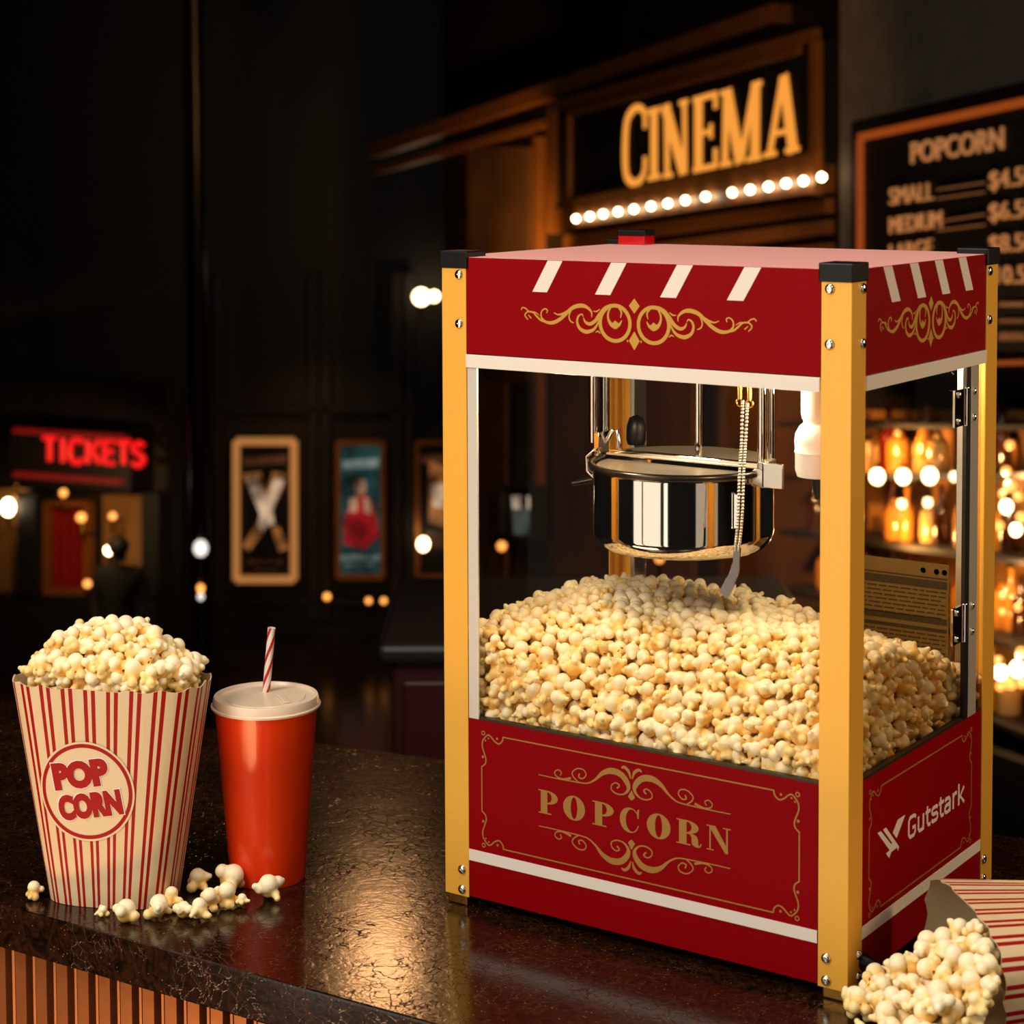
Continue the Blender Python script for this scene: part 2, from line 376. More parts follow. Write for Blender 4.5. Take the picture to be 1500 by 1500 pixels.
def poster_glow(name, c, s):                             # printed light picture with a cloudy, uneven ink
    m = glow(name, c, s, (.01, .01, .01)); nt = m.node_tree; p = nt.nodes['Principled BSDF']
    g = nt.nodes.new('ShaderNodeTexCoord'); n = nt.nodes.new('ShaderNodeTexNoise'); n.inputs['Scale'].default_value = 4.5; n.inputs['Detail'].default_value = 3
    nt.links.new(g.outputs['Object'], n.inputs['Vector'])
    r = nt.nodes.new('ShaderNodeMapRange'); r.inputs['From Min'].default_value = .32; r.inputs['From Max'].default_value = .62
    r.inputs['To Min'].default_value = s*.12; r.inputs['To Max'].default_value = s*1.35
    nt.links.new(n.outputs['Fac'], r.inputs['Value']); nt.links.new(r.outputs['Result'], p.inputs['Emission Strength'])
    return m

# ------------------------------------------------------------------ the setting
def struct(mb, name, m, label=None, smooth=None):
    o = mb.build(name, m, None, smooth=smooth); o['kind'] = 'structure'
    if label: o['label'] = label
    return o
HF = Vector((math.sin(YAW), math.cos(YAW), 0)); HR = Vector((math.cos(YAW), -math.sin(YAW), 0)); ZZ = Vector((0, 0, 1))
D_PW = 21.0
PWp = K + HF*D_PW; PWn = -HF
def pw(px, py, off=0.): return hit(px, py, PWp + PWn*off, PWn)
# side wall with the lit signs: recedes to the left
RWp = deep(831, 320, 13.0)
_uv = (RGT*((750+600)/F_PX) + UPV*((565-CY)/F_PX) - FWD).normalized()     # along the wall, left to right, towards the viewer
RWn = _uv.cross(ZZ).normalized()
if RWn.dot(K-RWp) < 0: RWn = -RWn
def rw(px, py, off=0.): return hit(px, py, RWp + RWn*off, RWn)
# ticket booth front
TWp = deep(138, 660, 19.3); _tu = (RGT*((63+6200+750-63)/F_PX) - FWD*1.0); _tu.z = 0; _tu.normalize()
TWn = _tu.cross(ZZ).normalized()
if TWn.dot(K-TWp) < 0: TWn = -TWn
def tw(px, py, off=0.): return hit(px, py, TWp + TWn*off, TWn)
def quad(mb, fn, pts, t0, t1, n, m=None):               # a panel on a wall: its outline on the wall pushed out along the normal
    ps = [fn(*p) for p in pts]; k = len(ps)
    vs = [p+n*t0 for p in ps]+[p+n*t1 for p in ps]
    fs = [tuple(range(k-1, -1, -1)), tuple(range(k, 2*k))]+[(i, (i+1) % k, k+(i+1) % k, k+i) for i in range(k)]
    return mb.add(vs, fs, m)
def rect(mb, fn, x0, y0, x1, y1, t0, t1, n, m=None): return quad(mb, fn, [(x0, y0), (x1, y0), (x1, y1), (x0, y1)], t0, t1, n, m)
def bar(mb, fn, a, b, w, t0, t1, n, m=None):            # a straight moulding between two points of a wall
    p, q = fn(*a), fn(*b); d = (q-p).normalized(); s = n.cross(d).normalized()*(w/2)
    ps = [p-s, q-s, q+s, p+s]
    vs = [v+n*t0 for v in ps]+[v+n*t1 for v in ps]
    return mb.add(vs, [(3, 2, 1, 0), (4, 5, 6, 7)]+[(i, (i+1) % 4, 4+(i+1) % 4, 4+i) for i in range(4)], m)
def text_on(mb, fn, n, txt, bl, br, tl, t0, t1, bold=.0, m=None, space=1.0):
    v, f = letters(txt, bold, space); p, q, r = fn(*bl), fn(*br), fn(*tl)
    mb.add([p+(q-p)*a+(r-p)*b+n*(t0+(t1-t0)*c) for a, b, c in v], f, m)

def level(P, z): P = Vector(P); P.z = z; return P
mb = MB(); a, b = level(K+HF*-4+HR*-16, 0), 0
def slab(name, pts, z0, z1, m, label):
    mb = MB(); k = len(pts)
    mb.add([level(p, z0) for p in pts]+[level(p, z1) for p in pts], [tuple(range(k-1, -1, -1)), tuple(range(k, 2*k))]+[(i, (i+1) % k, k+(i+1) % k, k+i) for i in range(k)])
    return struct(mb, name, m, label)
slab('floor', [K+HF*5.6+HR*-9, K+HF*5.6+HR*6, K+HF*21.3+HR*6, K+HF*21.3+HR*-9], FLOOR-.1, FLOOR, M['floor'], 'dark polished lobby floor')
slab('floor_platform', [K+HF*-3+HR*-9, K+HF*-3+HR*6, K+HF*5.6+HR*6, K+HF*5.6+HR*-9], FLOOR, 0, M['floor'], 'raised bar platform floor')
slab('ceiling', [K+HF*-3+HR*-9, K+HF*-3+HR*6, K+HF*21.3+HR*6, K+HF*21.3+HR*-9], 5.0, 5.1, M['ceil'], 'black ceiling')
mb = MB(); P0 = level(K+HF*21.2+HR*-9, FLOOR); P1 = level(K+HF*21.2+HR*6, FLOOR)
mb.add([P0, P1, P1+ZZ*8.1, P0+ZZ*8.1, P0+HF*.15, P1+HF*.15, P1+HF*.15+ZZ*8.1, P0+HF*.15+ZZ*8.1], [(0, 1, 2, 3), (7, 6, 5, 4), (0, 3, 7, 4), (1, 5, 6, 2), (3, 2, 6, 7), (0, 4, 5, 1)])
struct(mb, 'wall_back', M['wall'], 'dark panelled lobby wall')
mb = MB(); P0 = level(K+HF*-3+HR*-9, FLOOR); P1 = level(K+HF*21.3+HR*-9, FLOOR)
mb.add([P0, P1, P1+ZZ*8.1, P0+ZZ*8.1, P0-HR*.15, P1-HR*.15, P1-HR*.15+ZZ*8.1, P0-HR*.15+ZZ*8.1], [(0, 1, 2, 3), (7, 6, 5, 4), (0, 3, 7, 4), (1, 5, 6, 2), (3, 2, 6, 7), (0, 4, 5, 1)])
struct(mb, 'wall_left', M['wall'], 'dark lobby side wall')
A = rw(652, 600); Bq = rw(1720, 600)
mb = MB(); P0 = level(A, FLOOR); P1 = level(Bq, FLOOR); nb = Vector((RWn.x, RWn.y, 0)).normalized()
mb.add([P0, P1, P1+ZZ*8.1, P0+ZZ*8.1, P0-nb*.3, P1-nb*.3, P1-nb*.3+ZZ*8.1, P0-nb*.3+ZZ*8.1], [(0, 1, 2, 3), (7, 6, 5, 4), (0, 3, 7, 4), (1, 5, 6, 2), (3, 2, 6, 7), (0, 4, 5, 1)])
struct(mb, 'wall_right', M['wall'], 'dark facade with the lit signs')

# mouldings and wall panels of the side wall
def trim(name, m, label, build):
    mb = MB(); build(mb); return struct(mb, name, m, label)
trim('trim_1', M['mould'], 'amber cornice beam along the facade', lambda q: (bar(q, rw, (560, 222), (1160, 20), .10, .0, .12, RWn), bar(q, rw, (560, 250), (820, 178), .05, .0, .08, RWn)))
trim('trim_2', M['mould'], 'upright moulding left of the cinema sign', lambda q: bar(q, rw, (796, 200), (796, 760), .07, 0, .06, RWn))
trim('trim_3', M['stucco'], 'stucco wall panel left of the cinema sign', lambda q: rect(q, rw, 690, 215, 780, 560, 0, .03, RWn))
trim('trim_4', M['concrete'], 'grey concrete pier between sign and menu', lambda q: quad(q, rw, [(1240, -40), (1700, -140), (1700, 560), (1240, 560)], 0, .04, RWn))
trim('trim_5', M['mould'], 'amber planks below the cinema sign', lambda q: [quad(q, rw, [(836, y), (1222, y2), (1222, y2+h), (836, y+h*.9)], 0, .05, RWn) for y, y2, h in ((345, 290, 22), (374, 322, 20), (402, 356, 22), (432, 390, 24), (462, 424, 26))])
trim('trim_6', M['stucco'], 'stucco panels of the facade behind the machine', lambda q: [rect(q, rw, x0, 470, x1, 1000, 0, .03, RWn) for x0, x1 in ((690, 745), (815, 900), (930, 1020), (1060, 1240))])
trim('trim_7', M['wall'], 'panel mouldings of the lobby wall', lambda q: [bar(q, pw, (x, 400), (x, 905), .10, 0, .08, PWn) for x in (322, 460, 478, 582, 600)]+[bar(q, pw, (310, y), (650, y), .06, 0, .08, PWn) for y in (598, 880)])

# ------------------------------------------------------------------ bar counter
front = [(-1.9, -.355), (-.94, -.298), (-.52, -.282), (1.4, -.205)]
back = [(1.4, .845), (-1.053, .409), (-2.0, .24)]
top = empty('stone_countertop', (-.4, .1, ZT-.052)); tag(top, 'dark brown polished stone countertop under the popcorn machine and bucket', 'countertop')
mb = MB(); mb.prism(front+back, lambda a, b, d: (a, b, d), ZT-.052, ZT)
mb.build('slab', M['stone'], top, top.location, bevel=.003)
base = empty('bar_counter', (-.4, .1, 0)); tag(base, 'bar counter front clad in upright copper slats below the dark stone top', 'counter')
def along(t):                                           # point of the recessed front, x = t
    for (x0, y0), (x1, y1) in zip(front, front[1:]):
        if t <= x1: return y0+(y1-y0)*(t-x0)/(x1-x0)+.03
mb = MB(); lp = [(x, along(x)+.006) for x in (-1.88, -.94, -.52, 1.38)]+[(1.38, .8), (-1.9, .2)]
mb.prism(lp, lambda a, b, d: (a, b, d), 0, ZT-.052); mb.build('counter_body', M['groove'], base, base.location)
mb = MB(); t = -1.85
while t < 1.35:
    y0, y1 = along(t), along(t+.021)
    mb.prism([(t, y0+.008), (t+.002, y0-.004), (t+.019, y1-.004), (t+.021, y1+.008)], lambda a, b, d: (a, b, d), .03, ZT-.054)
    mb.prism([(t+.0245, y0+.008), (t+.0255, y0+.002), (t+.0285, y1+.002), (t+.0295, y1+.008)], lambda a, b, d: (a, b, d), .03, ZT-.054)
    t += .0335
mb.build('slat_cladding', M['copper'], base, base.location)

# ------------------------------------------------------------------ popcorn machine
O = Vector((-.256, .198, ZT)); SH = Vector((0, 0, ZB))
W, D = .5124, .3961
mach = empty('popcorn_machine', O); tag(mach, 'red and gold tabletop popcorn machine with glass sides full of popcorn', 'popcorn machine')
def part(mb, name, m, parent=mach, smooth=None, bevel=0): return mb.build(name, m, parent, O, SH, smooth, bevel)
FR = lambda a, b, d: (a, -d, b)
SD = lambda a, b, d: (d, a, b)
# posts with caps, screws, feet
FL, TH = .034, .0016
def screw(c, n, parent):
    q = Vector(n).to_track_quat('Z', 'Y').to_matrix(); mb = MB()
    mb.lathe([(.0056, -.0004), (.0056, .0006), (.0046, .0020), (.0030, .0026), (.0014, .0027), (.0012, .0016), (0, .0015)], c, 16, M=q)
    part(mb, 'screw', M['steel'], parent, 40)
for cx, cy, sx, sy in ((0, 0, -1, 1), (-W, 0, 1, 1), (0, D, -1, -1), (-W, D, 1, -1)):
    mb = MB(); lp = [(cx, cy), (cx+sx*FL, cy), (cx+sx*FL, cy+sy*TH), (cx+sx*TH, cy+sy*TH), (cx+sx*TH, cy+sy*FL), (cx, cy+sy*FL)]
    mb.prism(lp, lambda a, b, d: (a, b, d), 0, .7315)
    p = part(mb, 'corner_post', M['gold'], bevel=.0006)
    mb = MB(); mb.box((cx-sx*.002, cy-sy*.002, .7305), (cx+sx*.0365, cy+sy*.0365, .750)); part(mb, 'post_cap', M['black'], p, bevel=.0015)
    mb = MB(); mb.box((cx+sx*.002, cy+sy*.002, -.012), (cx+sx*.03, cy+sy*.03, .002)); part(mb, 'foot', M['brass'], p, bevel=.002)
    for z in (.7235, .6672, .0315, .0082):
        if cy == 0: screw((cx+sx*.0243, -.0002, z), (0, -1, 0), p)
        if cx == 0: screw((.0002, cy+sy*.0262, z), (1, 0, 0), p)
# header
mb = MB(); mb.box((-W+.004, .004, .628), (-.004, D-.004, .7395)); part(mb, 'header_box', M['dark'])
mb = MB(); mb.box((-W+.0018, .0018, .7398), (-.0018, D-.0018, .7434)); part(mb, 'top_sheet', M['pink'], bevel=.0008)['label'] = 'red top sheet, overhead reflection painted in as pink'
hf = MB().box((-.4785, .0012, .6337), (-.0352, .0038, .7432)); hf = part(hf, 'header_panel', M['red'])
hs = MB().box((-.0012, .0352, .6337), (-.0038, D-.0352, .7432)); hs = part(hs, 'header_panel', M['red'])
hb = MB().box((-.4785, D-.0038, .6337), (-.0352, D-.0012, .7432)); part(hb, 'header_panel', M['red'])
hl = MB().box((-W+.0012, .0352, .6337), (-W+.0038, D-.0352, .7432)); part(hl, 'header_panel', M['red'])
for p0, p1 in (((-.4785, -.0012, .6178), (-.0348, .0038, .6327)), ((.0012, .0348, .6178), (-.0038, D-.0348, .6327)), ((-.4785, D-.0038, .6178), (-.0348, D+.0008, .6327)), ((-W-.0008, .0348, .6178), (-W+.0038, D-.0348, .6327))):
    part(MB().box(p0, p1), 'trim_strip', M['white'], bevel=.0005)
for x in (-.3672, -.2848, -.2028, -.1222):
    mb = MB(); mb.prism([(x, .7428), (x+.0195, .7428), (x-.0012, .7074), (x-.0207, .7074)], FR, -.0012, -.0010)
    part(mb, 'awning_stripe', M['white'], hf)
for y in (.0775, .1450, .2120, .2790):
    mb = MB(); mb.prism([(y, .7428), (y+.0220, .7428), (y+.0445, .7045), (y+.0225, .7045)], SD, -.0012, -.0010)
    part(mb, 'awning_stripe', M['white'], hs)
# header scroll ornament, designed in face coordinates (metres from its centre), mirrored
def z3(X, Y):                                           # detail sheet -> metres from the centre of the ornament
    px, py = 740+X/7.5, 430+Y/7.5; P = mp(px, py, 0); return (P.x+.2556, P.z-.677)
U3 = 1/7.5/1105.
SCROLL = [
 [(945,262,8),(942,205,18),(890,150,30),(820,133,38),(740,155,36),(670,215,34),(600,280,34),(520,320,34),(440,312,26),(393,262,18),(395,198,14),(430,168,13),(458,185,13),(450,215,10)],
 [(530,210,8),(575,232,14),(630,222,22),(700,190,30)],
 [(500,322,20),(400,300,20),(345,255,18),(300,208,16),(240,202,14),(212,240,13),(245,288,10)],
 [(368,240,6),(325,208,12),(262,200,12),(218,163,12),(185,155,12),(170,180,10)], [(248,235,8),(282,272,14)],
 [(852,255,8),(838,228,13),(800,250,20),(786,310,24),(812,380,30),(880,420,36),(960,400,28),(1010,335,18),(1040,250,20)],
 [(855,265,8),(875,312,22),(925,335,32),(985,300,34),(1030,235,34),(1090,165,34),(1160,130,30)],
 [(715,195,12),(697,250,14),(710,300,14),(748,325,10)], [(962,195,6),(1000,197,14),(1035,172,8)], [(988,428,6),(1015,415,14),(1040,440,8)],
 [(1160,150,12),(1128,210,18),(1130,285,24),(1165,345,36),(1205,362,34),(1248,345,26),(1277,295,8)], [(1240,160,10),(1272,205,16),(1262,268,8)]]
def header_ornament(to3, parent, kx=1., off=0.):
    mb = MB()
    for sg in (-1, 1):
        for c in SCROLL:
            pts = [(*z3(a, b), wd*U3) for a, b, wd in c]; q = cr(pts, 7)
            mb.ribbon([(off+(p[0] if sg < 0 else -p[0])*kx, .677+p[1]) for p in q], [p[2]*(kx if kx < 1 else 1) for p in q], to3, -.0012, -.0010)
        n = 48; cx = sg*.0242*kx
        mb.ribbon([(off+cx+.0189*kx*math.cos(2*math.pi*i/n), .677+.0192*math.sin(2*math.pi*i/n)) for i in range(n)], [.0042]*n, to3, -.0012, -.0010, closed=True)
        mb.prism([(off+cx+dx*kx*.0017, .677-.001+dy*.0017) for dx, dy in ((-3.2, 0), (-1.6, 1.0), (0, 2.4), (1.6, 1.2), (3.2, .6), (3, -1), (1.8, -2.6), (0, -3.2), (-1.8, -2.6), (-3, -1))], to3, -.0012, -.00095)
        mb.prism([(off+sg*.0085*kx+dx*kx*.0012, .6585+dy*.0012) for dx, dy in ((-1, 0), (0, 1.4), (1, 0), (0, -1.4))], to3, -.0012, -.0010)
    for cz, h in ((.6967, .0082), (.6590, .0102)):
        mb.prism([(off-.0068*kx, cz), (off, cz+h), (off+.0068*kx, cz), (off, cz-h)], to3, -.0012, -.0010)
    part(mb, 'scroll_ornament', M['goldink'], parent)
header_ornament(FR, hf, 1., -.2556)
header_ornament(SD, hs, .93, .2030)
# base
mb = MB(); mb.box((-W+.005, .005, .003), (-.005, D-.005, .196)); part(mb, 'base_box', M['dark'])
bf = part(MB().box((-.4785, .0012, .002), (-.0352, .0038, .2112)), 'base_panel', M['red'])
bs = part(MB().box((-.0012, .0352, .002), (-.0038, D-.0352, .2112)), 'base_panel', M['red'])
part(MB().box((-.4785, D-.0038, .002), (-.0352, D-.0012, .2112)), 'base_panel', M['red'])
part(MB().box((-W+.0012, .0352, .002), (-W+.0038, D-.0352, .2112)), 'base_panel', M['red'])
part(MB().box((-.4785, .0004, .0446), (-.0352, .003, .0578)), 'base_stripe', M['white'], bf)
part(MB().box((-.0004, .0352, .0446), (-.003, D-.0352, .0578)), 'base_stripe', M['white'], bs)
part(MB().box((-.4785, .0022, .2112), (-.0352, .0092, .2142)), 'glass_channel', M['channel'])
part(MB().box((-.0022, .0352, .2112), (-.0092, D-.0352, .2142)), 'glass_channel', M['channel'])
# printed border with curled corners
def z7(X, Y): P = mp(690+X/7.5, 1060+Y/7.5, 0); return (P.x+.4600, P.z-.1965)
CORNER = [(z7(*p)) for p in ((345, 148), (338, 195), (298, 226), (250, 195), (215, 150), (182, 128), (150, 152), (122, 195), (120, 260), (142, 335), (158, 395), (150, 445), (108, 478))]
def border(to3, parent, x0, x1, z0, z1, kx=1.):
    mb = MB(); wln = .0015
    c = cr(CORNER, 6)
    for sx in (0, 1):
        for sz in (0, 1):
            f = lambda p: ((x0+p[0]*kx) if not sx else (x1-p[0]*kx), (z1+p[1]) if sz else (z0-p[1]))
            mb.ribbon([f(p) for p in c], [wln*1.1]*len(c), to3, -.0012, -.0010)
            n = 14; r = .0022
            cc = (.0022, .0020)
            mb.ribbon([f((cc[0]+r*math.cos(2*math.pi*i/n), cc[1]-.0015+r*math.sin(2*math.pi*i/n))) for i in range(n)], [.0012]*n, to3, -.0012, -.0010, closed=True)
            for (ax, az), rr in (((.0016, -.0275), .0017), ((.0052, -.0078), .0011), ((.0093, -.0046), .0011), ((.0215, -.0030), .0015)):
                mb.prism([f((ax+rr*math.cos(2*math.pi*i/8), az+rr*math.sin(2*math.pi*i/8))) for i in range(8)], to3, -.0012, -.0010)
    ex, ez = CORNER[0][0]*kx, -CORNER[-1][1]
    for z in (z0, z1): mb.ribbon([(x0+ex, z), (x1-ex, z)], [wln, wln], to3, -.0012, -.0010)
    for x in (x0, x1): mb.ribbon([(x, z0+ez), (x, z1-ez)], [wln, wln], to3, -.0012, -.0010)
    part(mb, 'printed_border', M['goldink2'], parent)
border(FR, bf, -.4600, -.0560, .0662, .1965)
border(SD, bs, .0520, .3325, .0650, .1950)
# flourishes above and below the lettering
def z4(X, Y): P = mp(780+X/5, 1110+Y/5, 0); return (P.x+.2592, P.z-.1322)
U4 = 1/5/1150.
FLOUR = [
 [(40,125,6),(180,155,7),(335,183,8)],
 [(278,152,16),(215,158,12),(170,135,8),(160,105,7),(185,90,7),(208,110,7),(198,132,6)],
 [(335,183,8),(295,140,9),(290,105,8),(330,80,8),(375,95,8),(388,130,8),(362,155,8),(335,142,9),(342,118,10)],
 [(335,183,8),(400,188,9),(455,162,14),(510,115,28),(575,98,40),(645,125,40),(690,185,36),(698,235,22),(665,268,10),(615,266,9),(575,235,8),(578,200,8),(608,186,8),(632,205,10),(615,225,12)],
 [(648,78,10),(668,70,18),(700,102,20),(716,155,6)]]
for sz in (1, -1):
    mb = MB()
    for sg in (-1, 1):
        for c in FLOUR:
            q = cr([(*z4(a, b), wd*U4) for a, b, wd in c], 7)
            mb.ribbon([(-.2592+(p[0] if sg < 0 else -p[0]), .1322+sz*p[1]) for p in q], [p[2] for p in q], FR, -.0012, -.0010)
    mb.prism([(-.2592+dx, .1322+sz*(.0268+dy)) for dx, dy in ((0, .0065), (.0045, -.001), (.002, -.0038), (0, -.005), (-.002, -.0038), (-.0045, -.001))], FR, -.0012, -.00095)
    part(mb, 'scroll_flourish', M['goldink2'], bf)
# POPCORN in fat-face letters
def ell(cx, cy, rx, ry, a0=0, a1=360, n=28): return [(cx+rx*math.cos(math.radians(a0+(a1-a0)*i/n)), cy+ry*math.sin(math.radians(a0+(a1-a0)*i/n))) for i in range(n+1)]
def rct(x0, y0, x1, y1): return [(x0, y0), (x1, y0), (x1, y1), (x0, y1)]
Pb = ell(.46, .715, .54, .285, -90, 90)+ell(.46, .715, .22, .225, 90, -90)
GL = {
 'P': (.95, [[rct(.0, 0, .66, .05)], [rct(.12, .0, .46, 1)], [rct(0, .95, .5, 1)], [Pb]]),
 'O': (1.07, [[ell(.5, .5, .5, .52)[:-1], ell(.5, .5, .15, .46)[:-1]]]),
 'C': (.98, [[ell(.5, .5, .5, .52, 42, 322)+ell(.60, .5, .30, .46, 318, 46)], [[(.88, .62), (.94, .62), (.96, 1.0), (.90, 1.0), (.84, .86)]], [[(.86, .16), (.96, .34), (.91, .34), (.80, .12)]]]),
 'R': (1.15, [[rct(0, 0, .56, .05)], [rct(.10, 0, .40, 1)], [rct(0, .95, .45, 1)], [ell(.40, .735, .48, .265, -90, 90)+ell(.40, .735, .20, .21, 90, -90)],
       [[(.40, .50), (.62, .50), (.80, .42), (.86, .30), (.86, .14), (.90, .06), (.94, .08), (.96, .16), (1.0, .15), (.97, .03), (.88, -.03), (.74, -.02), (.62, .06), (.60, .18), (.60, .34), (.54, .45), (.40, .46)]]]),
 'N': (1.1, [[rct(.0, 0, .3, .045)], [rct(.12, 0, .18, .98)], [[(0, 1), (.38, 1), (.92, .14), (.92, -.03), (.80, -.03), (.10, .955), (0, .955)]], [rct(.84, -.03, .91, 1)], [rct(.70, .955, 1.04, 1)]])}
mb = MB(); CAP = .0270; zb = .1183
for ch, x0, x1 in (('P', -.3817, -.3555), ('O', -.3485, -.3195), ('P', -.3097, -.2820), ('C', -.2742, -.2485), ('O', -.2398, -.2100), ('R', -.2026, -.1715), ('N', -.1656, -.1362)):
    w0 = {'N': 1.04}.get(ch, 1.0)
    for kk, lp in enumerate(GL[ch][1]):
        v, f = filled(lp); mb.add([FR(x0+(x1-x0)*p[0]/w0, zb+p[1]*CAP, -.0010+kk*.00003) for p in v], f)
part(mb, 'popcorn_lettering', M['goldink2'], bf)
# side logo and wordmark
mb = MB()
lx = lambda X: .0730+(X-68)*(.1447-.0730)/432; lz = lambda Y: .1466-(Y-92)*(.0360)/223
for lp in ([(68,92),(118,92),(282,230),(294,222),(150,92),(198,92),(405,282),(388,308),(372,278),(282,282),(250,313),(200,266),(256,262)], [(380,92),(500,92),(365,213),(303,158)]):
    v, f = filled([[(lx(a), lz(b)) for a, b in lp]]); mb.add([SD(p[0], p[1], -.0010) for p in v], f)
gx = lambda X: .1526+(X-545)*(.3128-.1526)/880; gz = lambda Y: .1160+(305-Y)*(.0250)/155
WORD = [[(660,178),(638,160),(575,160),(556,180),(556,275),(575,294),(632,294),(650,275),(650,238),(610,238)],
 [(698,190),(698,275),(715,294),(755,294),(770,278)], [(772,190),(772,305)],
 [(833,160),(833,275),(848,294),(880,294)], [(806,200),(880,200)],
 [(990,212),(975,200),(920,200),(905,214),(905,232),(918,244),(975,248),(988,262),(988,280),(975,294),(915,294),(900,280)],
 [(1037,160),(1037,275),(1052,294),(1085,294)], [(1010,200),(1085,200)],
 [(1105,212),(1120,200),(1168,200),(1183,215),(1183,305)], [(1183,245),(1122,245),(1106,260),(1106,280),(1120,294),(1165,294),(1183,278)],
 [(1237,190),(1237,305)], [(1237,222),(1258,201),(1292,201)],
 [(1325,152),(1325,305)], [(1325,250),(1352,250)], [(1412,192),(1352,246),(1415,305)]]
for st in WORD:
    q = [(gx(a), gz(b)) for a, b in st]
    mb.ribbon(q, [.0041]*len(q), SD, -.0012, -.0010)
part(mb, 'side_logo', M['white'], bs)['label'] = 'white winged emblem and wordmark'
# glass, light bars
part(MB().box((-.478, .0050, .2120), (-.0350, .0075, .6175)), 'glass_pane', M['glass'])
part(MB().box((-.0050, .0350, .2120), (-.0075, D-.035, .6175)), 'glass_pane', M['glass2'])
part(MB().box((-W+.005, .0350, .2120), (-W+.0075, D-.035, .6175)), 'glass_pane', M['glass'])
for x0, x1 in ((-.478, -.2565), (-.2555, -.0350)):
    part(MB().box((x0, D-.0075, .2120), (x1, D-.005, .6175)), 'glass_door', M['glass'])
mb = MB(); mb.box((-.4786, .0014, .2112), (-.4645, .0045, .6178)); part(mb, 'light_bar', M['alu'], bevel=.0008)
mb = MB(); mb.box((-.0014, .322, .2112), (-.0048, .345, .6178)); p = part(mb, 'door_rail', M['alu'], bevel=.0008)
for zc in (.573, .325):
    mb = MB(); mb.box((-.0012, .274, zc-.021), (-.0044, .302, zc+.021)); mb.tube([(-.001, .306, zc-.022), (-.001, .306, zc+.022)], .0032, 10)
    h = part(mb, 'hinge', M['steel'], p, bevel=.0004)
mb = MB()
for zc in (.573, .325):
    for y in (.284, .330):
        for dz in (-.015, .015):
            mb = MB(); mb.ball((-.0008, y, zc+dz), .0042, seg=12, sq=(.6, 1, 1)); part(mb, 'hinge_screw', M['steel'], p, 60)
part(MB().box((-.0016, .308, .2112), (-.006, .3205, .6178)), 'door_seal', M['rubber'])
for x in (-.4770, -.0380):
    part(MB().box((x-.006, D-.012, .2112), (x+.006, D-.0078, .6178)), 'rear_rail', M['satin'], bevel=.0006)
mb = MB(); mb.box((-.470, D-.05, .30), (-.464, D-.022, .628)); part(mb, 'rear_bracket', M['satin'], bevel=.001)
# placard on the rear door
pl = part(MB().box((-.172, .3852, .236), (-.0525, .3868, .3717)), 'placard', M['placard'])
mb = MB(); rr = random.Random(3)
def ink(x0, z0, x1, z1): mb.box((x0, .3848, z0), (x1, .3853, z1))
for z0, z1 in ((.3530, .3548), (.3415, .3510), (.2985, .3060), (.2890, .2935)): ink(-.170, z0, -.0545, z1)
for x in (-.085, -.068, -.058): mb.lathe([(.0034, 0), (.0022, 0)], (x, .3848, .362), 10, M=Matrix.Rotation(math.pi/2, 3, 'X'))
for i in range(7):
    z = .3365-.0052*i; x = -.168
    while x < -.06:
        l = rr.uniform(.006, .018); ink(x, z, min(x+l, -.056), z+.0018); x += l+.0022
for i in range(9):
    z = .284-.0052*i; x = -.168
    while x < -.06:
        l = rr.uniform(.005, .016); ink(x, z, min(x+l, -.056), z+.0018); x += l+.0022
part(mb, 'printed_lines', M['placard_ink'], pl)
# red signal lamp on the top
P = hit(932, 358, (0, 0, ZB+.7434), (0, 0, 1))-SH
mb = MB(); q = Matrix.Translation(P) @ Matrix.Rotation(0, 4, 'Z')
mb.box((-.0195, -.013, 0), (.0195, .013, .0115), M=q); s_ = part(mb, 'signal_lamp', M['signal'], bevel=.001)
mb = MB(); mb.box((-.0205, -.014, .0115), (.0205, .014, .0190), M=q); part(mb, 'lamp_cap', M['black'], s_, bevel=.0015)
# power cord leaving the base beside the front corner
pts = [(.0005, .0352, .0215), (.012, .036, .0205), (.03, .040, .012), (.046, .052, -.004), (.064, .058, -.0085), (.085, .045, -.0085), (.11, .035, -.0085)]
mb = MB(); mb.tube(cr(pts, 6), .0036, 10); c_ = part(mb, 'power_cord', M['rubber'], mach, 60)
mb = MB(); mb.tube([(-.001, .0352, .0215), (.006, .0354, .0213), (.014, .0362, .0205)], [.0085, .008, .0055], 14); part(mb, 'strain_relief', M['black'], c_, 60)

# kettle
KX, KY, KR = -.300, .185, .1055
kt = MB(); kt.lathe([(0, .400), (.080, .400), (.094, .4025), (.1015, .409), (KR, .4195), (KR, .4215), (KR, .424), (KR, .4895), (KR, .4915), (KR, .492), (KR+.0012, .4945), (KR+.0012, .4975), (KR-.002, .4985), (KR-.003, .494), (KR-.003, .43), (0, .425)], (KX, KY, 0), 96)
kt = part(kt, 'kettle', M['steel'], mach, 35)
n = 72; mb = MB(); mb.tube([(KX+(KR+.0016)*math.cos(2*math.pi*i/n), KY+(KR+.0016)*math.sin(2*math.pi*i/n), .4975) for i in range(n)], .0042, 10, closed=True); part(mb, 'kettle_rim', M['darkmetal'], kt, 60)  # ring coloured dark for the dark reflection below the rim
def half(z0, z1, r, a0, a1, dy):
    return [(KX+r*math.cos(math.radians(a0+(a1-a0)*i/40)), KY+dy+r*math.sin(math.radians(a0+(a1-a0)*i/40))) for i in range(41)]
mb = MB(); mb.prism(half(0, 0, KR-.001, -4, 184, .004), lambda a, b, d: (a, b, d), .5005, .5035); part(mb, 'rear_lid', M['lidsteel'], kt, bevel=.0008)
mb = MB(); mb.prism(half(0, 0, KR-.005, 182, 358, -.002), lambda a, b, d: (a, b, d), .4945, .4965); part(mb, 'front_lid', M['lidsteel'], kt, bevel=.0005)
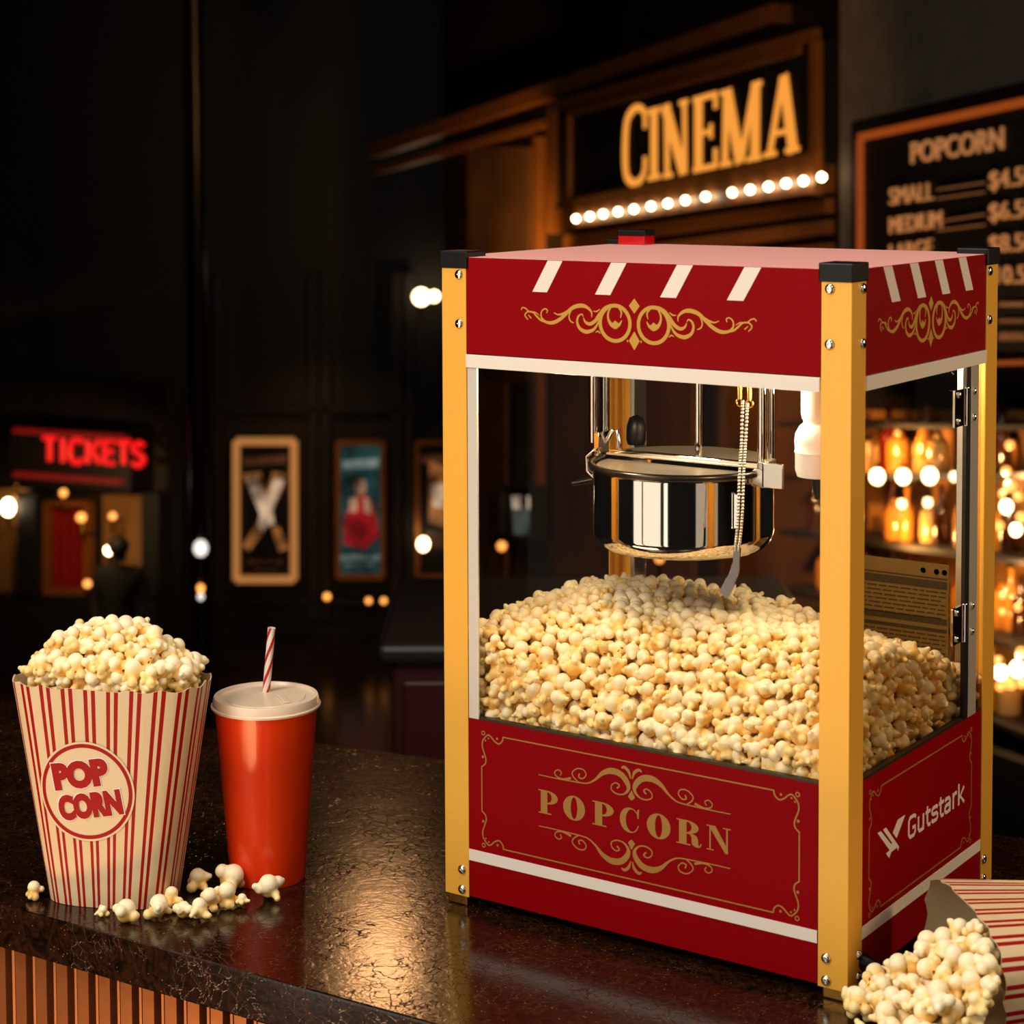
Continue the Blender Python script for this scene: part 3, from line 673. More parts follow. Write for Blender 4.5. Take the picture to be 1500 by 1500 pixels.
mb = MB(); mb.box((KX-KR+.004, KY-.002, .5000), (KX+KR-.004, KY+.006, .5075)); part(mb, 'lid_hinge', M['steel'], kt, bevel=.0012)
mb = MB(); mb.tube([(KX+.004, KY+.03, .503), (KX+.004, KY+.03, .63)], .0052, 16); part(mb, 'stirrer_shaft', M['steel'], kt, 60)
a_ = mp(932, 640, .26)
mb = MB(); mb.lathe([(.0105, 0), (.0125, .006), (.0120, .022), (.0085, .033), (0, .037)], (a_.x, a_.y, .503), 24); part(mb, 'lid_knob', M['black'], kt, 60)
lx0, rx0 = KX-KR, KX+KR
mb = MB()
for px, y in ((869, KY-.008), (886, KY+.012)):
    q = mp(px, 580, y); mb.tube([(q.x, y, .515), (q.x, y, .63)], .0058, 14)
part(mb, 'hanger_rod', M['steel'], kt, 60)
mb = MB(); mb.box((lx0-.009, KY-.014, .440), (lx0-.0025, KY+.010, .528)); mb.tube([(lx0-.004, KY+.004, .512), (lx0+.006, KY+.004, .530), (lx0+.014, KY+.002, .530), (lx0+.018, KY, .507)], .003, 10)
mb.tube([(lx0-.004, KY-.02, .508), (lx0-.014, KY-.022, .500), (lx0-.013, KY-.022, .482), (lx0-.002, KY-.02, .473)], .0028, 10)
part(mb, 'left_bracket', M['steel'], kt, 40, bevel=.001)
mb = MB(); mb.tube([(lx0-.004, KY-.014, .472), (lx0-.030, KY-.03, .466)], [.004, .003], 10); part(mb, 'tilt_pin', M['black'], kt, 60)
mb = MB()
for px, y in ((1116, KY-.005), (1129, KY+.012)):
    q = mp(px, 600, y); mb.tube([(q.x, y, .500), (q.x, y, .63)], .0052, 14)
part(mb, 'hanger_rod', M['steel'], kt, 60)
mb = MB(); mb.box((rx0+.001, KY-.016, .482), (rx0+.010, KY+.012, .512)); mb.box((rx0+.010, KY-.024, .484), (rx0+.036, KY-.020, .512)); mb.box((rx0+.010, KY-.024, .484), (rx0+.013, KY+.006, .512))
mb.lathe([(.010, 0), (.010, .006), (0, .007)], (rx0+.004, KY-.016, .495), 18, M=Matrix.Rotation(math.pi/2, 3, 'X'))
part(mb, 'right_bracket', M['satin'], kt, 40, bevel=.0008)
mb = MB(); mb.box((rx0-.012, KY-.052, .438), (rx0-.002, KY-.048, .480)); part(mb, 'side_plate', M['steel'], kt, bevel=.002)
# pull chains and blade
yc = KY-KR-.012
for pxs in ([(1084, 548), (1084, 584)], [(1098, 548), (1098, 586)]):
    q0, q1 = mp(*pxs[0], yc), mp(*pxs[1], yc)
    mb = MB(); mb.tube([(q1.x, yc, q1.z), (q0.x, yc, .63)], .0026, 8)
    mb.tube([(q1.x+.0042*math.cos(2*math.pi*i/14), yc, q1.z-.004+.0042*math.sin(2*math.pi*i/14)) for i in range(14)], .0011, 8, closed=True)
    part(mb, 'chain_hook', M['brass'], kt, 60)
for pxs in ([(1088, 588), (1086, 650), (1083, 700), (1081, 760), (1077, 806)], [(1095, 592), (1092, 650), (1089, 700), (1087, 760), (1082, 806)]):
    P = [mp(*q, yc) for q in pxs]; q = cr([tuple(p) for p in P], 12)
    mb = MB()
    for p in q: mb.ball(p, .0021, seg=8)
    part(mb, 'pull_chain', M['satin'], kt, 80)
P = [mp(*q, yc) for q in ((1080, 802), (1078, 830), (1070, 852), (1060, 872))]
q = cr([tuple(p) for p in P], 6); mb = MB()
mb.ribbon([(p[0], p[2]) for p in q], [.008]*6+[.010]*6+[.012]*6+[.010], lambda a, b, d: (a, yc-d, b), -.0012, .0012); part(mb, 'dump_handle', M['chrome'], kt)
# lamp fitting
lq = mp(1198, 640, .06)
mb = MB(); mb.lathe([(.0175, .628), (.0175, .588), (.0165, .582), (.0150, .580), (.0150, .577), (.0190, .574), (.0235, .566), (.0245, .558), (.0238, .549), (.0246, .547), (.0236, .544), (.0236, .528), (.0215, .521), (.010, .519)], (lq.x, .06, 0), 40); lf = part(mb, 'lamp_fitting', M['lampwhite'], mach, 40)
mb = MB(); mb.lathe([(.011, .521), (.010, .512), (.0065, .497), (0, .495)], (lq.x+.004, .06, 0), 20); part(mb, 'lamp_tip', M['black'], lf, 50)
lw = MB(); lw.lathe([(.030, .629), (.030, .622), (.026, .620), (0, .620)], (-.14, .22, 0), 32); part(lw, 'ceiling_lamp', M['bulbwhite'], mach, 50)
for p_, e_ in (((-.12, .22, .600), 2.0), ((-.37, .045, .603), 2.3), ((-.10, .045, .603), 1.4)):  # the two at the front are added to brighten the heap
    l = bpy.data.lights.new('cabinet_light', 'POINT'); l.energy = e_; l.color = (1, .76, .46); l.shadow_soft_size = .022
    lo = bpy.data.objects.new('cabinet_light', l); COL.objects.link(lo); lo.location = Vector(p_)+SH

# ------------------------------------------------------------------ popcorn
def kernel(seed):
    r = random.Random(seed); mb = MB(); lobes = []
    def add(c, rad): lobes.append((Vector(c), rad)); mb.ball(c, rad, seg=14)
    add((0, 0, -.02), .33)
    add((.06*r.uniform(-1, 1), .06*r.uniform(-1, 1), .20), r.uniform(.31, .39))
    n_ = r.randint(4, 6); a0 = r.uniform(0, 6.28)
    for i in range(n_):
        a = a0+6.28*i/n_+r.uniform(-.3, .3); e = r.uniform(-.9, .5); d = r.uniform(.34, .46)
        c = Vector((math.cos(a)*math.cos(e), math.sin(a)*math.cos(e), math.sin(e)))*d
        rad = r.uniform(.16, .25); add(c, rad)
        if r.random() < .6:
            k = c.normalized()*r.uniform(.50, .58)+Vector((r.uniform(-.1, .1), r.uniform(-.1, .1), r.uniform(-.1, .1))); add(k, r.uniform(.10, .14))
    o = mb.build('tmp', M['popcorn'], None)
    m = o.modifiers.new('r', 'REMESH'); m.mode = 'VOXEL'; m.voxel_size = .055; m.use_smooth_shade = True
    s = o.modifiers.new('s', 'SMOOTH'); s.factor = .4; s.iterations = 2
    me = bpy.data.meshes.new_from_object(o.evaluated_get(bpy.context.evaluated_depsgraph_get()))
    bpy.data.objects.remove(o)
    me.name = 'popped_corn'
    co = np.empty(len(me.vertices)*3); me.vertices.foreach_get('co', co); co = co.reshape(-1, 3)
    co /= np.abs(co).max()*2                             # unit size
    me.vertices.foreach_set('co', co.ravel())
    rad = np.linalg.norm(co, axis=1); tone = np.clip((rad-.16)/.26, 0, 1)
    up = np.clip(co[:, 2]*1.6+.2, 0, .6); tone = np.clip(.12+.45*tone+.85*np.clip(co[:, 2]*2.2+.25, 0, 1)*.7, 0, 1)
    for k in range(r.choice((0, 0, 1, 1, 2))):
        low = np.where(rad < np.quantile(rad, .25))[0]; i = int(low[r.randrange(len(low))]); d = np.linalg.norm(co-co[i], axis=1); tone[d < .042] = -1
    at = me.attributes.new('tone', 'FLOAT', 'POINT'); at.data.foreach_set('value', tone.astype(np.float32))
    me.polygons.foreach_set('use_smooth', [True]*len(me.polygons))
    if not me.materials: me.materials.append(M['popcorn'])
    me.update(); return me
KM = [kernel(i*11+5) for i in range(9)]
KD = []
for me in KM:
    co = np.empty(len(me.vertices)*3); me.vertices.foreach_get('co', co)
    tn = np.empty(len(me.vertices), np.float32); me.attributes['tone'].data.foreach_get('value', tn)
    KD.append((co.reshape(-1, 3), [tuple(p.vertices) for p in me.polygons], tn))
def rand_rot(r, flat=False):
    a = r.uniform(0, 6.28); q = Vector((math.cos(a), math.sin(a), 0))
    return Matrix.Rotation(r.gauss(0, .75), 3, q) @ Matrix.Rotation(r.uniform(0, 6.28), 3, 'Z')
def piece(P, size, rot, k, label, group):
    o = bpy.data.objects.new('popped_corn', KM[k]); COL.objects.link(o)
    o.matrix_world = Matrix.Translation(P) @ rot.to_4x4() @ Matrix.Diagonal((size, size, size, 1))
    return tag(o, label, 'popcorn', group)
def mass(name, items, label, group=None):                # the uncountable rest, one object
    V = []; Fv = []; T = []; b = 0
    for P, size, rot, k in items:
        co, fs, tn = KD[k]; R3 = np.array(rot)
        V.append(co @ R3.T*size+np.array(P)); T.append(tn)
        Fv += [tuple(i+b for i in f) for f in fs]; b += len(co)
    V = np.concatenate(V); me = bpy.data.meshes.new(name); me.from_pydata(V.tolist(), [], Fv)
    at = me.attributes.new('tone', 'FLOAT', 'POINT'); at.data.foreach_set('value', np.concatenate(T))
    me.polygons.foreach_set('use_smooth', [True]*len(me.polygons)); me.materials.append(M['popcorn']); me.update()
    o = bpy.data.objects.new(name, me); COL.objects.link(o)
    return tag(o, label, 'popcorn', group, 'stuff')

def heap(x, y):                                          # surface of the popcorn in the cabinet (machine coordinates)
    h = .296+.032*math.exp(-((x+.39)/.16)**2-((y-.22)/.15)**2)+.012*math.exp(-((x+.50)/.09)**2-((y-.03)/.12)**2)+.030*math.exp(-((x+.08)/.13)**2-((y-.13)/.09)**2)
    h += .010*math.exp(-((x+.25)/.1)**2-((y-.15)/.1)**2)
    fy = max(0, 1-(y-.012)/.10); h -= (.072-.066*min(1, max(0, (-.34-x)/.12)))*fy**1.3
    bx = max(0, 1-(.385-y)/.13)*max(0, 1-(-.01-x)/.25); h -= .055*bx
    return h
rp = random.Random(21); lat = []
sp = .0188; j = 0; y = .0165
while y < D-.018:
    x = -W+.018+(j % 2)*sp/2
    while x < -.0165:
        kz = 0; hz = heap(x, y)
        z = hz-.004
        while z > .200:
            skin = kz < 1
            near = y < .034 or x > -.034
            if kz < 2 or (near and z > .198):
                q = Vector((x+rp.uniform(-.003, .003), y+rp.uniform(-.003, .003), z+rp.uniform(-.005, .003)))
                q.x = min(q.x, -.0215); q.y = max(q.y, .0215)
                lat.append((q+SH, rp.uniform(.0245, .031), rand_rot(rp), rp.randrange(9), skin or near))
            z -= .017; kz += 1
        x += sp
    y += sp*.87; j += 1
vis = sorted([i for i in lat if i[4]], key=lambda i: (i[0]-K).length)
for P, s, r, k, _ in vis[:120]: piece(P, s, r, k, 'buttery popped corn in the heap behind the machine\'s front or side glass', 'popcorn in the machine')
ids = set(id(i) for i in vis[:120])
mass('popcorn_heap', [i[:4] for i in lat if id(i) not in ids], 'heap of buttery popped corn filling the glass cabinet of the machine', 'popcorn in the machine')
mb = MB(); n = 24; vs = []
for iy in range(n+1):
    for ix in range(n+1):
        x = -W+.036+(W-.072)*ix/n; y = .036+(D-.072)*iy/n; vs.append((x, y, heap(x, y)-.027))
fs = [(iy*(n+1)+ix, iy*(n+1)+ix+1, (iy+1)*(n+1)+ix+1, (iy+1)*(n+1)+ix) for iy in range(n) for ix in range(n)]
mb.add(vs, fs); bd = mb.build('popcorn_bed', M['bed'], None, (0, 0, 0), SH, 60); tag(bd, 'golden popcorn crumbs deep inside the machine under the heap', 'popcorn', None, 'stuff')

# ------------------------------------------------------------------ striped popcorn bucket
E1 = (HR*math.cos(-.20)+HF*math.sin(-.20)).normalized(); E2 = (HF*math.cos(-.20)-HR*math.sin(-.20)).normalized()
BH = .259; NP = 96
def bsec(t, h):                                          # superellipse section at height fraction h
    ax = .0740+(.1165-.0740)*h; ay = .0500+(.0590-.0500)*h; ex = 2/3.2
    c, s = math.cos(t), math.sin(t)
    return (ax*math.copysign(abs(c)**ex, c), ay*math.copysign(abs(s)**ex, s))
def bucket_mesh():
    V = []; Fs = []; uvs = []; NH = 10
    ts = [2*math.pi*i/NP for i in range(NP)]
    per = [0]
    for i in range(NP):
        a, b = bsec(ts[i], .7), bsec(ts[(i+1) % NP], .7); per.append(per[-1]+math.hypot(b[0]-a[0], b[1]-a[1]))
    def hh(i, k):
        h = k/NH
        if k == NH: h += (-.010)*abs(math.sin(per[i % NP]/per[-1]*17*math.pi))*1.6+.008
        return h
    for k in range(NH+1):
        for i in range(NP): x, y = bsec(ts[i], k/NH); V.append((x, y, BH*hh(i, k)))
    for k in range(NH+1):
        for i in range(NP): x, y = bsec(ts[i], k/NH); V.append((x*.988, y*.978, max(.002, BH*hh(i, k))))
    base = (NH+1)*NP
    for k in range(NH):
        for i in range(NP):
            j = (i+1) % NP
            Fs.append((k*NP+i, k*NP+j, (k+1)*NP+j, (k+1)*NP+i)); uvs.append([per[i], per[i+1], per[i+1], per[i]])
    n0 = len(Fs)
    for k in range(NH):
        for i in range(NP): j = (i+1) % NP; Fs.append((base+k*NP+j, base+k*NP+i, base+(k+1)*NP+i, base+(k+1)*NP+j))
    for i in range(NP): j = (i+1) % NP; Fs.append((NH*NP+i, NH*NP+j, base+NH*NP+j, base+NH*NP+i))
    Fs.append(tuple(range(NP-1, -1, -1))); Fs.append(tuple(base+i for i in range(NP)))
    me = bpy.data.meshes.new('paper_tub'); me.from_pydata(V, [], Fs)
    uv = me.uv_layers.new(name='UVMap')
    for pi, p in enumerate(me.polygons):
        for c, li in enumerate(p.loop_indices):
            u = uvs[pi][c]/per[-1]*22 if pi < n0 else .02
            uv.data[li].uv = (u, 0)
        p.material_index = 0 if pi < n0 else 1; p.use_smooth = True
    me.set_sharp_from_angle(angle=math.radians(50))
    me.materials.append(M['stripes']); me.materials.append(M['cream']); me.update()
    return me
bf_pt = hit(196, 1331, (0, 0, ZT), (0, 0, 1))
BC = bf_pt+HF*.049
BC = hit(157, 1331, (0, 0, ZT), (0, 0, 1))+HF*.050; BC.z = ZT+.0005
BM = Matrix(((E1.x, E2.x, 0, BC.x), (E1.y, E2.y, 0, BC.y), (0, 0, 1, BC.z), (0, 0, 0, 1)))
tub_me = bucket_mesh()
tub = empty('popcorn_bucket', (0, 0, 0)); tub.matrix_world = BM
tag(tub, 'standing red and cream striped paper popcorn bucket, heaped full', 'popcorn bucket')
o = bpy.data.objects.new('paper_tub', tub_me); COL.objects.link(o); o.parent = tub
def bsurf(x, z, off):                                    # front face of the bucket at lateral x, height z
    h = z/BH; ax = .0740+.0425*h; ay = .05+.009*h
    y = ay*(1-min(.999, abs(x)/ax)**3.2)**(1/3.2); return (x, -y-off, z)
bx, bz, br = -.0110, .1385, .0580
def badge(parent):
    T = lambda a, b, d: bsurf(bx+a, bz+b, d)
    mb = MB(); n = 64
    for r0, r1, m, d in ((0, .0525, 0, .0007), (.0520, .0565, 1, .0010), (.0560, .0590, 0, .0009)):
        rings = 6 if r0 == 0 else 1
        for k in range(rings):
            a0, a1 = r0+(r1-r0)*k/rings, r0+(r1-r0)*(k+1)/rings
            vs = []
            for i in range(n):
                c, s = math.cos(2*math.pi*i/n), math.sin(2*math.pi*i/n); vs += [T(a0*c, a0*s, d), T(a1*c, a1*s, d)]
            mb.add(vs, [(2*i, 2*i+1, (2*i+3) % (2*n), (2*i+2) % (2*n)) for i in range(n)], m)
    b = mb.build('round_badge', [M['cream'], M['badgered']], parent, smooth=60)
    ca, sa = math.cos(.17), math.sin(.17)
    def word(txt, x0, x1, z0, z1, bold, m, d):
        v, f = letters(txt, bold, 1.0, .01)
        q = []
        for a, c, e in v:
            X = x0+(x1-x0)*a; Z = z0+(z1-z0)*c; q.append(T(X*ca-Z*sa, X*sa+Z*ca, d+.0006*e))
        mm = MB(); mm.add(q, f); return mm, m
    for txt, x0, x1, z0, z1 in (('POP', -.0380, .0325, .0045, .0375), ('CORN', -.0380, .0415, -.0315, -.0010)):
        mm, _ = word(txt, x0-.0012, x1+.0012, z0-.0012, z1+.0012, .085, 0, .0009); mm.build('letter_outline', M['strawwhite'], b)
        mm, _ = word(txt, x0, x1, z0, z1, .07, 1, .0016); mm.build('badge_lettering', M['badgered'], b)
badge(tub)
# heaped popcorn
items = []; rb = random.Random(5); top_h = .085
for k in range(9):
    n_ = 0
for iy in range(-6, 7):
    for ix in range(-8, 9):
        x = (ix+(iy % 2)*.5)*.0178+rb.uniform(-.003, .003); y = iy*.0150+rb.uniform(-.003, .003)
        e = (abs(x)/.1175)**2.4+(abs(y)/.0610)**2.4
        if e > .72: continue
        hz = .246+.070*max(0, 1-(x/.112)**2*1.0)**.9*max(0, 1-(abs(y)/.058)**2)**.7+rb.uniform(-.005, .006)
        for lay in range(3):
            z = hz-lay*.0165
            if z < .225: break
            items.append((BM @ Vector((x*(1-.05*lay), (y+.003)*(1-.08*lay), z)), rb.uniform(.025, .033), rand_rot(rb), rb.randrange(9), lay))
front_items = sorted([i for i in items if i[4] == 0], key=lambda i: (i[0]-K).length)[:80]
fid = set(id(i) for i in front_items)
for P, s, r, k, _ in front_items: piece(P, s, r, k, 'popped corn heaped above the rim of the standing striped bucket', 'popcorn in the standing bucket')
mass('popcorn_filling', [i[:4] for i in items if id(i) not in fid], 'popcorn filling the standing striped bucket below the top pieces', 'popcorn in the standing bucket')
# loose pieces on the counter
LOOSE = [(47,1322,.029,'popped corn lying alone left of the striped bucket'),(148,1346,.020,'small popped corn half hidden at the bucket foot, beside the counter edge'),
 (180,1357,.036,'large popped corn in front of the striped bucket, nearest the counter edge'),(228,1352,.033,'popped corn right of the bucket corner, leftmost of the spilled row'),
 (248,1335,.033,'upright popped corn behind the front of the spilled row'),(266,1350,.027,'popped corn in the middle of the spilled row, front'),
 (291,1354,.028,'popped corn at the right front of the spilled row'),(306,1340,.029,'popped corn behind the right front of the spilled row'),
 (330,1335,.034,'popped corn right in the spilled row, below the cup'),(353,1333,.022,'small popped corn at the right end of the spilled row'),
 (288,1310,.040,'tall popped corn behind the row, between bucket and cup'),(334,1311,.044,'largest popped corn in front of the red cup foot'),(392,1323,.036,'popped corn lying apart, right below the red cup')]
rl = random.Random(12)
for i, (px, py, s, lb) in enumerate(LOOSE):
    P = hit(px, py, (0, 0, ZT), (0, 0, 1)); rot = Matrix.Rotation(rl.uniform(0, 6.28), 3, 'Z') @ Matrix.Rotation(rl.uniform(-.5, .5), 3, 'X')
    zmin = (KD[i % 9][0] @ np.array(rot).T)[:, 2].min()
    piece(P+HF*s*.35+Vector((0, 0, -zmin*s)), s, rot, i % 9, lb, 'loose popcorn on the counter')

# ------------------------------------------------------------------ red drink cup with straw
CB = hit(392.5, 1284, (0, 0, ZT), (0, 0, 1)); CB.z = ZT
cup = empty('drink_cup', CB); tag(cup, 'orange red paper drink cup with pale lid, right of the striped bucket', 'cup')
CHh = .212
mb = MB(); mb.lathe([(0, .003), (.0420, .003), (.0432, .0), (.0448, .0), (.0455, .004), (.0615, CHh), (.0628, CHh+.003), (.0615, CHh+.004), (.060, CHh), (.044, .006), (0, .006)], (0, 0, .0004), 72)
mb.build('cup_body', M['cupred'], cup, smooth=35)
mb = MB(); mb.lathe([(.0625, CHh-.002), (.0655, CHh-.0018), (.0660, CHh+.0005), (.0640, CHh+.002), (.0632, CHh+.009), (.0620, CHh+.0115), (.0590, CHh+.0115), (.0575, CHh+.0085), (.0480, CHh+.0080), (.0468, CHh+.0092), (.0300, CHh+.0092), (0, CHh+.0092)], (0, 0, 0), 72)
lid = mb.build('cup_lid', M['lid'], cup, smooth=40); lid['label'] = 'pale plastic lid'
mb = MB(); tq = Matrix.Rotation(YAW, 4, 'Z')
mb.box((.006, .012, CHh+.0092), (.040, .020, CHh+.0118), M=tq.inverted() if False else Matrix.Rotation(-YAW*-1, 4, 'Z')); mb.build('lid_tab', M['lid'], lid, bevel=.001)
sb = hit(390, 1013, (0, 0, ZT+CHh+.0092), (0, 0, 1)); st = sb+ZZ*.0785+HR*.0075
dirv = (st-sb).normalized(); sb2 = sb-dirv*.035
mb = MB(); n = 60; seg = 24; L = (st-sb2).length; vs = []
xa = dirv.orthogonal().normalized(); ya = dirv.cross(xa)
for i in range(n+1):
    for k in range(seg):
        a = 2*math.pi*k/seg+i*.135; vs.append(sb2+dirv*(L*i/n)+(xa*math.cos(a)+ya*math.sin(a))*.0047)
for i in range(n+1):
    for k in range(seg):
        a = 2*math.pi*k/seg+i*.135; vs.append(sb2+dirv*(L*i/n)+(xa*math.cos(a)+ya*math.sin(a))*.0040)
o2 = (n+1)*seg
for i in range(n):
    for k in range(seg):
        kk = (k+1) % seg
        mb.add([], [], 0); mb.f.append((i*seg+k, i*seg+kk, (i+1)*seg+kk, (i+1)*seg+k)); mb.mi.append(1 if k % 8 in (0, 1, 2) else 0)
        mb.f.append((o2+i*seg+kk, o2+i*seg+k, o2+(i+1)*seg+k, o2+(i+1)*seg+kk)); mb.mi.append(0)
for k in range(seg):
    kk = (k+1) % seg; mb.f.append((n*seg+k, n*seg+kk, o2+n*seg+kk, o2+n*seg+k)); mb.mi.append(0)
mb.v = [tuple(v) for v in vs]
tag(mb.build('drinking_straw', [M['strawwhite'], M['strawred']], None, tuple(sb), smooth=60), 'red and white spiral striped straw standing in the cup lid', 'straw')

# ------------------------------------------------------------------ fallen bucket with its spill, bottom right
SC_ = .98
fc = level(K+HF*2.011+HR*.455, ZT)              # under the middle of the opening
ax = (HR*.99+HF*.13).normalized()                        # from the opening to the base
wv = ax.cross(ZZ).normalized()                           # towards the viewer
tilt = math.radians(1.6)
axt = (ax*math.cos(tilt)+ZZ*-math.sin(tilt)*0).normalized()
zl = -axt; xl = wv; yl = zl.cross(xl).normalized()
if yl.z < 0: yl = -yl; xl = -xl
base_c = fc+ax*BH*SC_; base_c.z = ZT+.0588*SC_+.0012
FM = Matrix(((xl.x, yl.x, zl.x, base_c.x), (xl.y, yl.y, zl.y, base_c.y), (xl.z, yl.z, zl.z, base_c.z), (0, 0, 0, 1))) @ Matrix.Diagonal((SC_, SC_, SC_, 1))
fal = empty('popcorn_bucket', (0, 0, 0)); fal.matrix_world = FM
tag(fal, 'striped paper popcorn bucket lying on its side, spilling popcorn beside the machine', 'popcorn bucket')
o = bpy.data.objects.new('paper_tub', tub_me); COL.objects.link(o); o.parent = fal
rs = random.Random(31); sp_items = []
left = -ax
for i in range(6000):                                    # heap running out of the opening
    u = rs.uniform(-.06, .135); v = rs.uniform(-.10, .15)
    hmax = (.092 if u < 0 else .092*max(0, 1-u/.135)**.8+.012)*min(1, max(.12, (v+.085)/.10))
    wid = .074 if u < 0 else .105
    if abs(v) > wid+(.03 if v > 0 and u > .02 else 0): continue
    P = fc+left*u+wv*v
    if P.x < .020 and P.y > -.016: continue
    z = ZT+.013+rs.random()*max(0, hmax-.013)
    P.z = z
    if any((P-q[0]).length < .0175 for q in sp_items): continue
    sp_items.append((P, rs.uniform(.026, .034), rand_rot(rs), rs.randrange(9)))
sp_items.sort(key=lambda q: -(q[0].z+.25*(q[0]-fc).dot(left)))
for P, s, r, k in sp_items[:95]:
    piece(P, s, r, k, 'popped corn spilling from the fallen striped bucket beside the machine', 'popcorn spilled from the fallen bucket')

# ------------------------------------------------------------------ signs and menu on the facade
sg = empty('cinema_sign', rw(1030, 240)); tag(sg, 'lit marquee sign reading CINEMA with a row of bulbs', 'sign'); SO = sg.location
def spart(mb, name, m, parent=sg, org=None, smooth=None): return mb.build(name, m, parent, SO if org is None else org, smooth=smooth)
mb = MB(); quad(mb, rw, [(831, 152), (1223, 58), (1223, 285), (831, 340)], 0, .10, RWn); spart(mb, 'sign_board', M['board'])
mb = MB()
for a, b, wd in (((831, 157), (1223, 51), .06), ((856, 166), (1200, 73), .045), ((833, 152), (833, 342), .10), ((857, 168), (857, 300), .05), ((852, 300), (1223, 231), .06), ((1221, 60), (1221, 285), .05)):
    bar(mb, rw, a, b, wd, .08, .13, RWn)
spart(mb, 'sign_moulding', M['mould'])
def zs(X, Y): return (820+X/3.571, 60+Y/3.571)
# slab serif letters: strokes and serifs in a unit box, placed by their four corners
def st_(p, q, w0): return ('s', p, q, w0)
CIN = {'C': [('r', [(.92, .70), (.90, .90), (.70, 1.0), (.42, 1.0), (.16, .86), (.10, .5), (.16, .14), (.42, 0), (.72, 0), (.92, .12), (.94, .32)], .24)],
 'I': [st_((.5, 0), (.5, 1), .46), st_((.05, .03), (.95, .03), .08), st_((.05, .97), (.95, .97), .08)],
 'N': [st_((.16, 0), (.16, 1), .16), st_((.86, 0), (.86, 1), .13), st_((.12, .97), (.80, .03), .30), st_((0, .03), (.36, .03), .07), st_((0, .97), (.3, .97), .07), st_((.68, .97), (1, .97), .07)],
 'E': [st_((.24, 0), (.24, 1), .30), st_((.04, .03), (.95, .03), .08), st_((.04, .97), (.95, .97), .08), st_((.24, .5), (.72, .5), .07), st_((.92, 0), (.92, .26), .13), st_((.92, .78), (.92, 1), .13), st_((.74, .4), (.74, .6), .1)],
 'M': [st_((.12, 0), (.14, 1), .13), st_((.86, 0), (.86, 1), .19), st_((.16, .98), (.5, .02), .21), st_((.84, .98), (.52, .02), .12), st_((0, .03), (.28, .03), .07), st_((.66, .03), (1, .03), .07), st_((.0, .97), (.24, .97), .07), st_((.8, .97), (1, .97), .07)],
 'A': [st_((.16, 0), (.5, .98), .13), st_((.84, 0), (.52, .98), .24), st_((.24, .28), (.72, .28), .07), st_((0, .03), (.36, .03), .07), st_((.62, .03), (1, .03), .07)]}
LET = [('C', (330, 752), (455, 725), (335, 375)), ('I', (462, 732), (530, 718), (462, 362)), ('N', (545, 720), (678, 692), (540, 340)), ('E', (698, 690), (828, 662), (698, 300)), ('M', (842, 662), (1055, 620), (845, 262)), ('A', (1070, 612), (1255, 575), (1078, 200))]
mb = MB()
for ch, bl, br_, tl in LET:
    p, q, r = rw(*zs(*bl), .101), rw(*zs(*br_), .101), rw(*zs(*tl), .101)
    asp = (q-p).length/(r-p).length
    T = lambda a, b, d: p+(q-p)*(a/asp)+(r-p)*b+RWn*d
    for e in CIN[ch]:
        if e[0] == 's':
            (x0, y0), (x1, y1), w0 = e[1:]
            hz_ = abs(y1-y0) < .01
            ww = (w0 if hz_ else w0*asp)*.95
            mb.ribbon([(x0*asp, y0), (x1*asp, y1)], [ww, ww], T, .0, .008)
        else:
            c = cr(e[1], 5); mb.ribbon([(a*asp, b) for a, b in c], [e[2]*asp*.8*(.55+.9*abs(.5-abs(i/len(c)-.5))) for i in range(len(c))], T, .0, .008)
spart(mb, 'sign_lettering', M['sign'])
mb = MB(); quad(mb, rw, [(836, 306), (1223, 240), (1223, 282), (836, 338)], .0, .13, RWn); spart(mb, 'bulb_rail', M['mould'])
for X, Y in ((85,930),(157,918),(227,905),(305,893),(388,880),(477,865),(565,850),(657,833),(763,815),(902,793),(996,778),(1092,762),(1184,745),(1275,732),(1370,712)):
    mb = MB(); c = rw(*zs(X, Y), .16); mb.ball(c, .020, seg=14); spart(mb, 'marquee_bulb', M['bulbhot'], smooth=80)

mn = empty('menu_board', rw(1400, 380)); tag(mn, 'black wall menu board headed POPCORN with sizes and prices', 'menu board'); SO2 = mn.location
def zm(X, Y): return (1270+X/3.487, 150+Y/3.487)
mb = MB(); quad(mb, rw, [(1277, 178), (1640, 95), (1640, 585), (1277, 575)], .03, .12, RWn); spart(mb, 'board', M['board'], mn, SO2)
for a_, b_, w_ in ((zm(84, 178), zm(1300, -80), .035), (zm(84, 190), zm(84, 1340), .022), (zm(84, 1345), zm(1300, 1310), .02)):
    mb = MB(); bar(mb, rw, a_, b_, w_, .12, .15, RWn); spart(mb, 'red_light_border', M['redstrip'], mn, SO2)
fz = lambda X, Y: rw(*zm(X, Y), .12)
def menu(name, rows, m):
    for txt, bl, br_, tl, bold in rows:
        mb = MB(); text_on(mb, fz, RWn, txt, bl, br_, tl, .002, .012, bold); spart(mb, name, M[m], mn, SO2)
menu('menu_heading', [('POPCORN', (232, 315), (703, 240), (232, 205), .01)], 'menuink')
menu('menu_price', [('$4.50', (632, 460), (862, 430), (632, 352), .0), ('$6.50', (632, 620), (862, 598), (632, 515), .0), ('$8.50', (632, 782), (862, 770), (632, 678), .0), ('$10.50', (600, 945), (872, 937), (600, 840), .0)], 'menuink')
menu('menu_size', [('SMALL', (122, 526), (345, 497), (122, 438), .0), ('MEDIUM', (122, 672), (387, 640), (122, 588), .0), ('LARGE', (122, 808), (340, 780), (122, 726), .0)], 'menuink')
mb = MB()
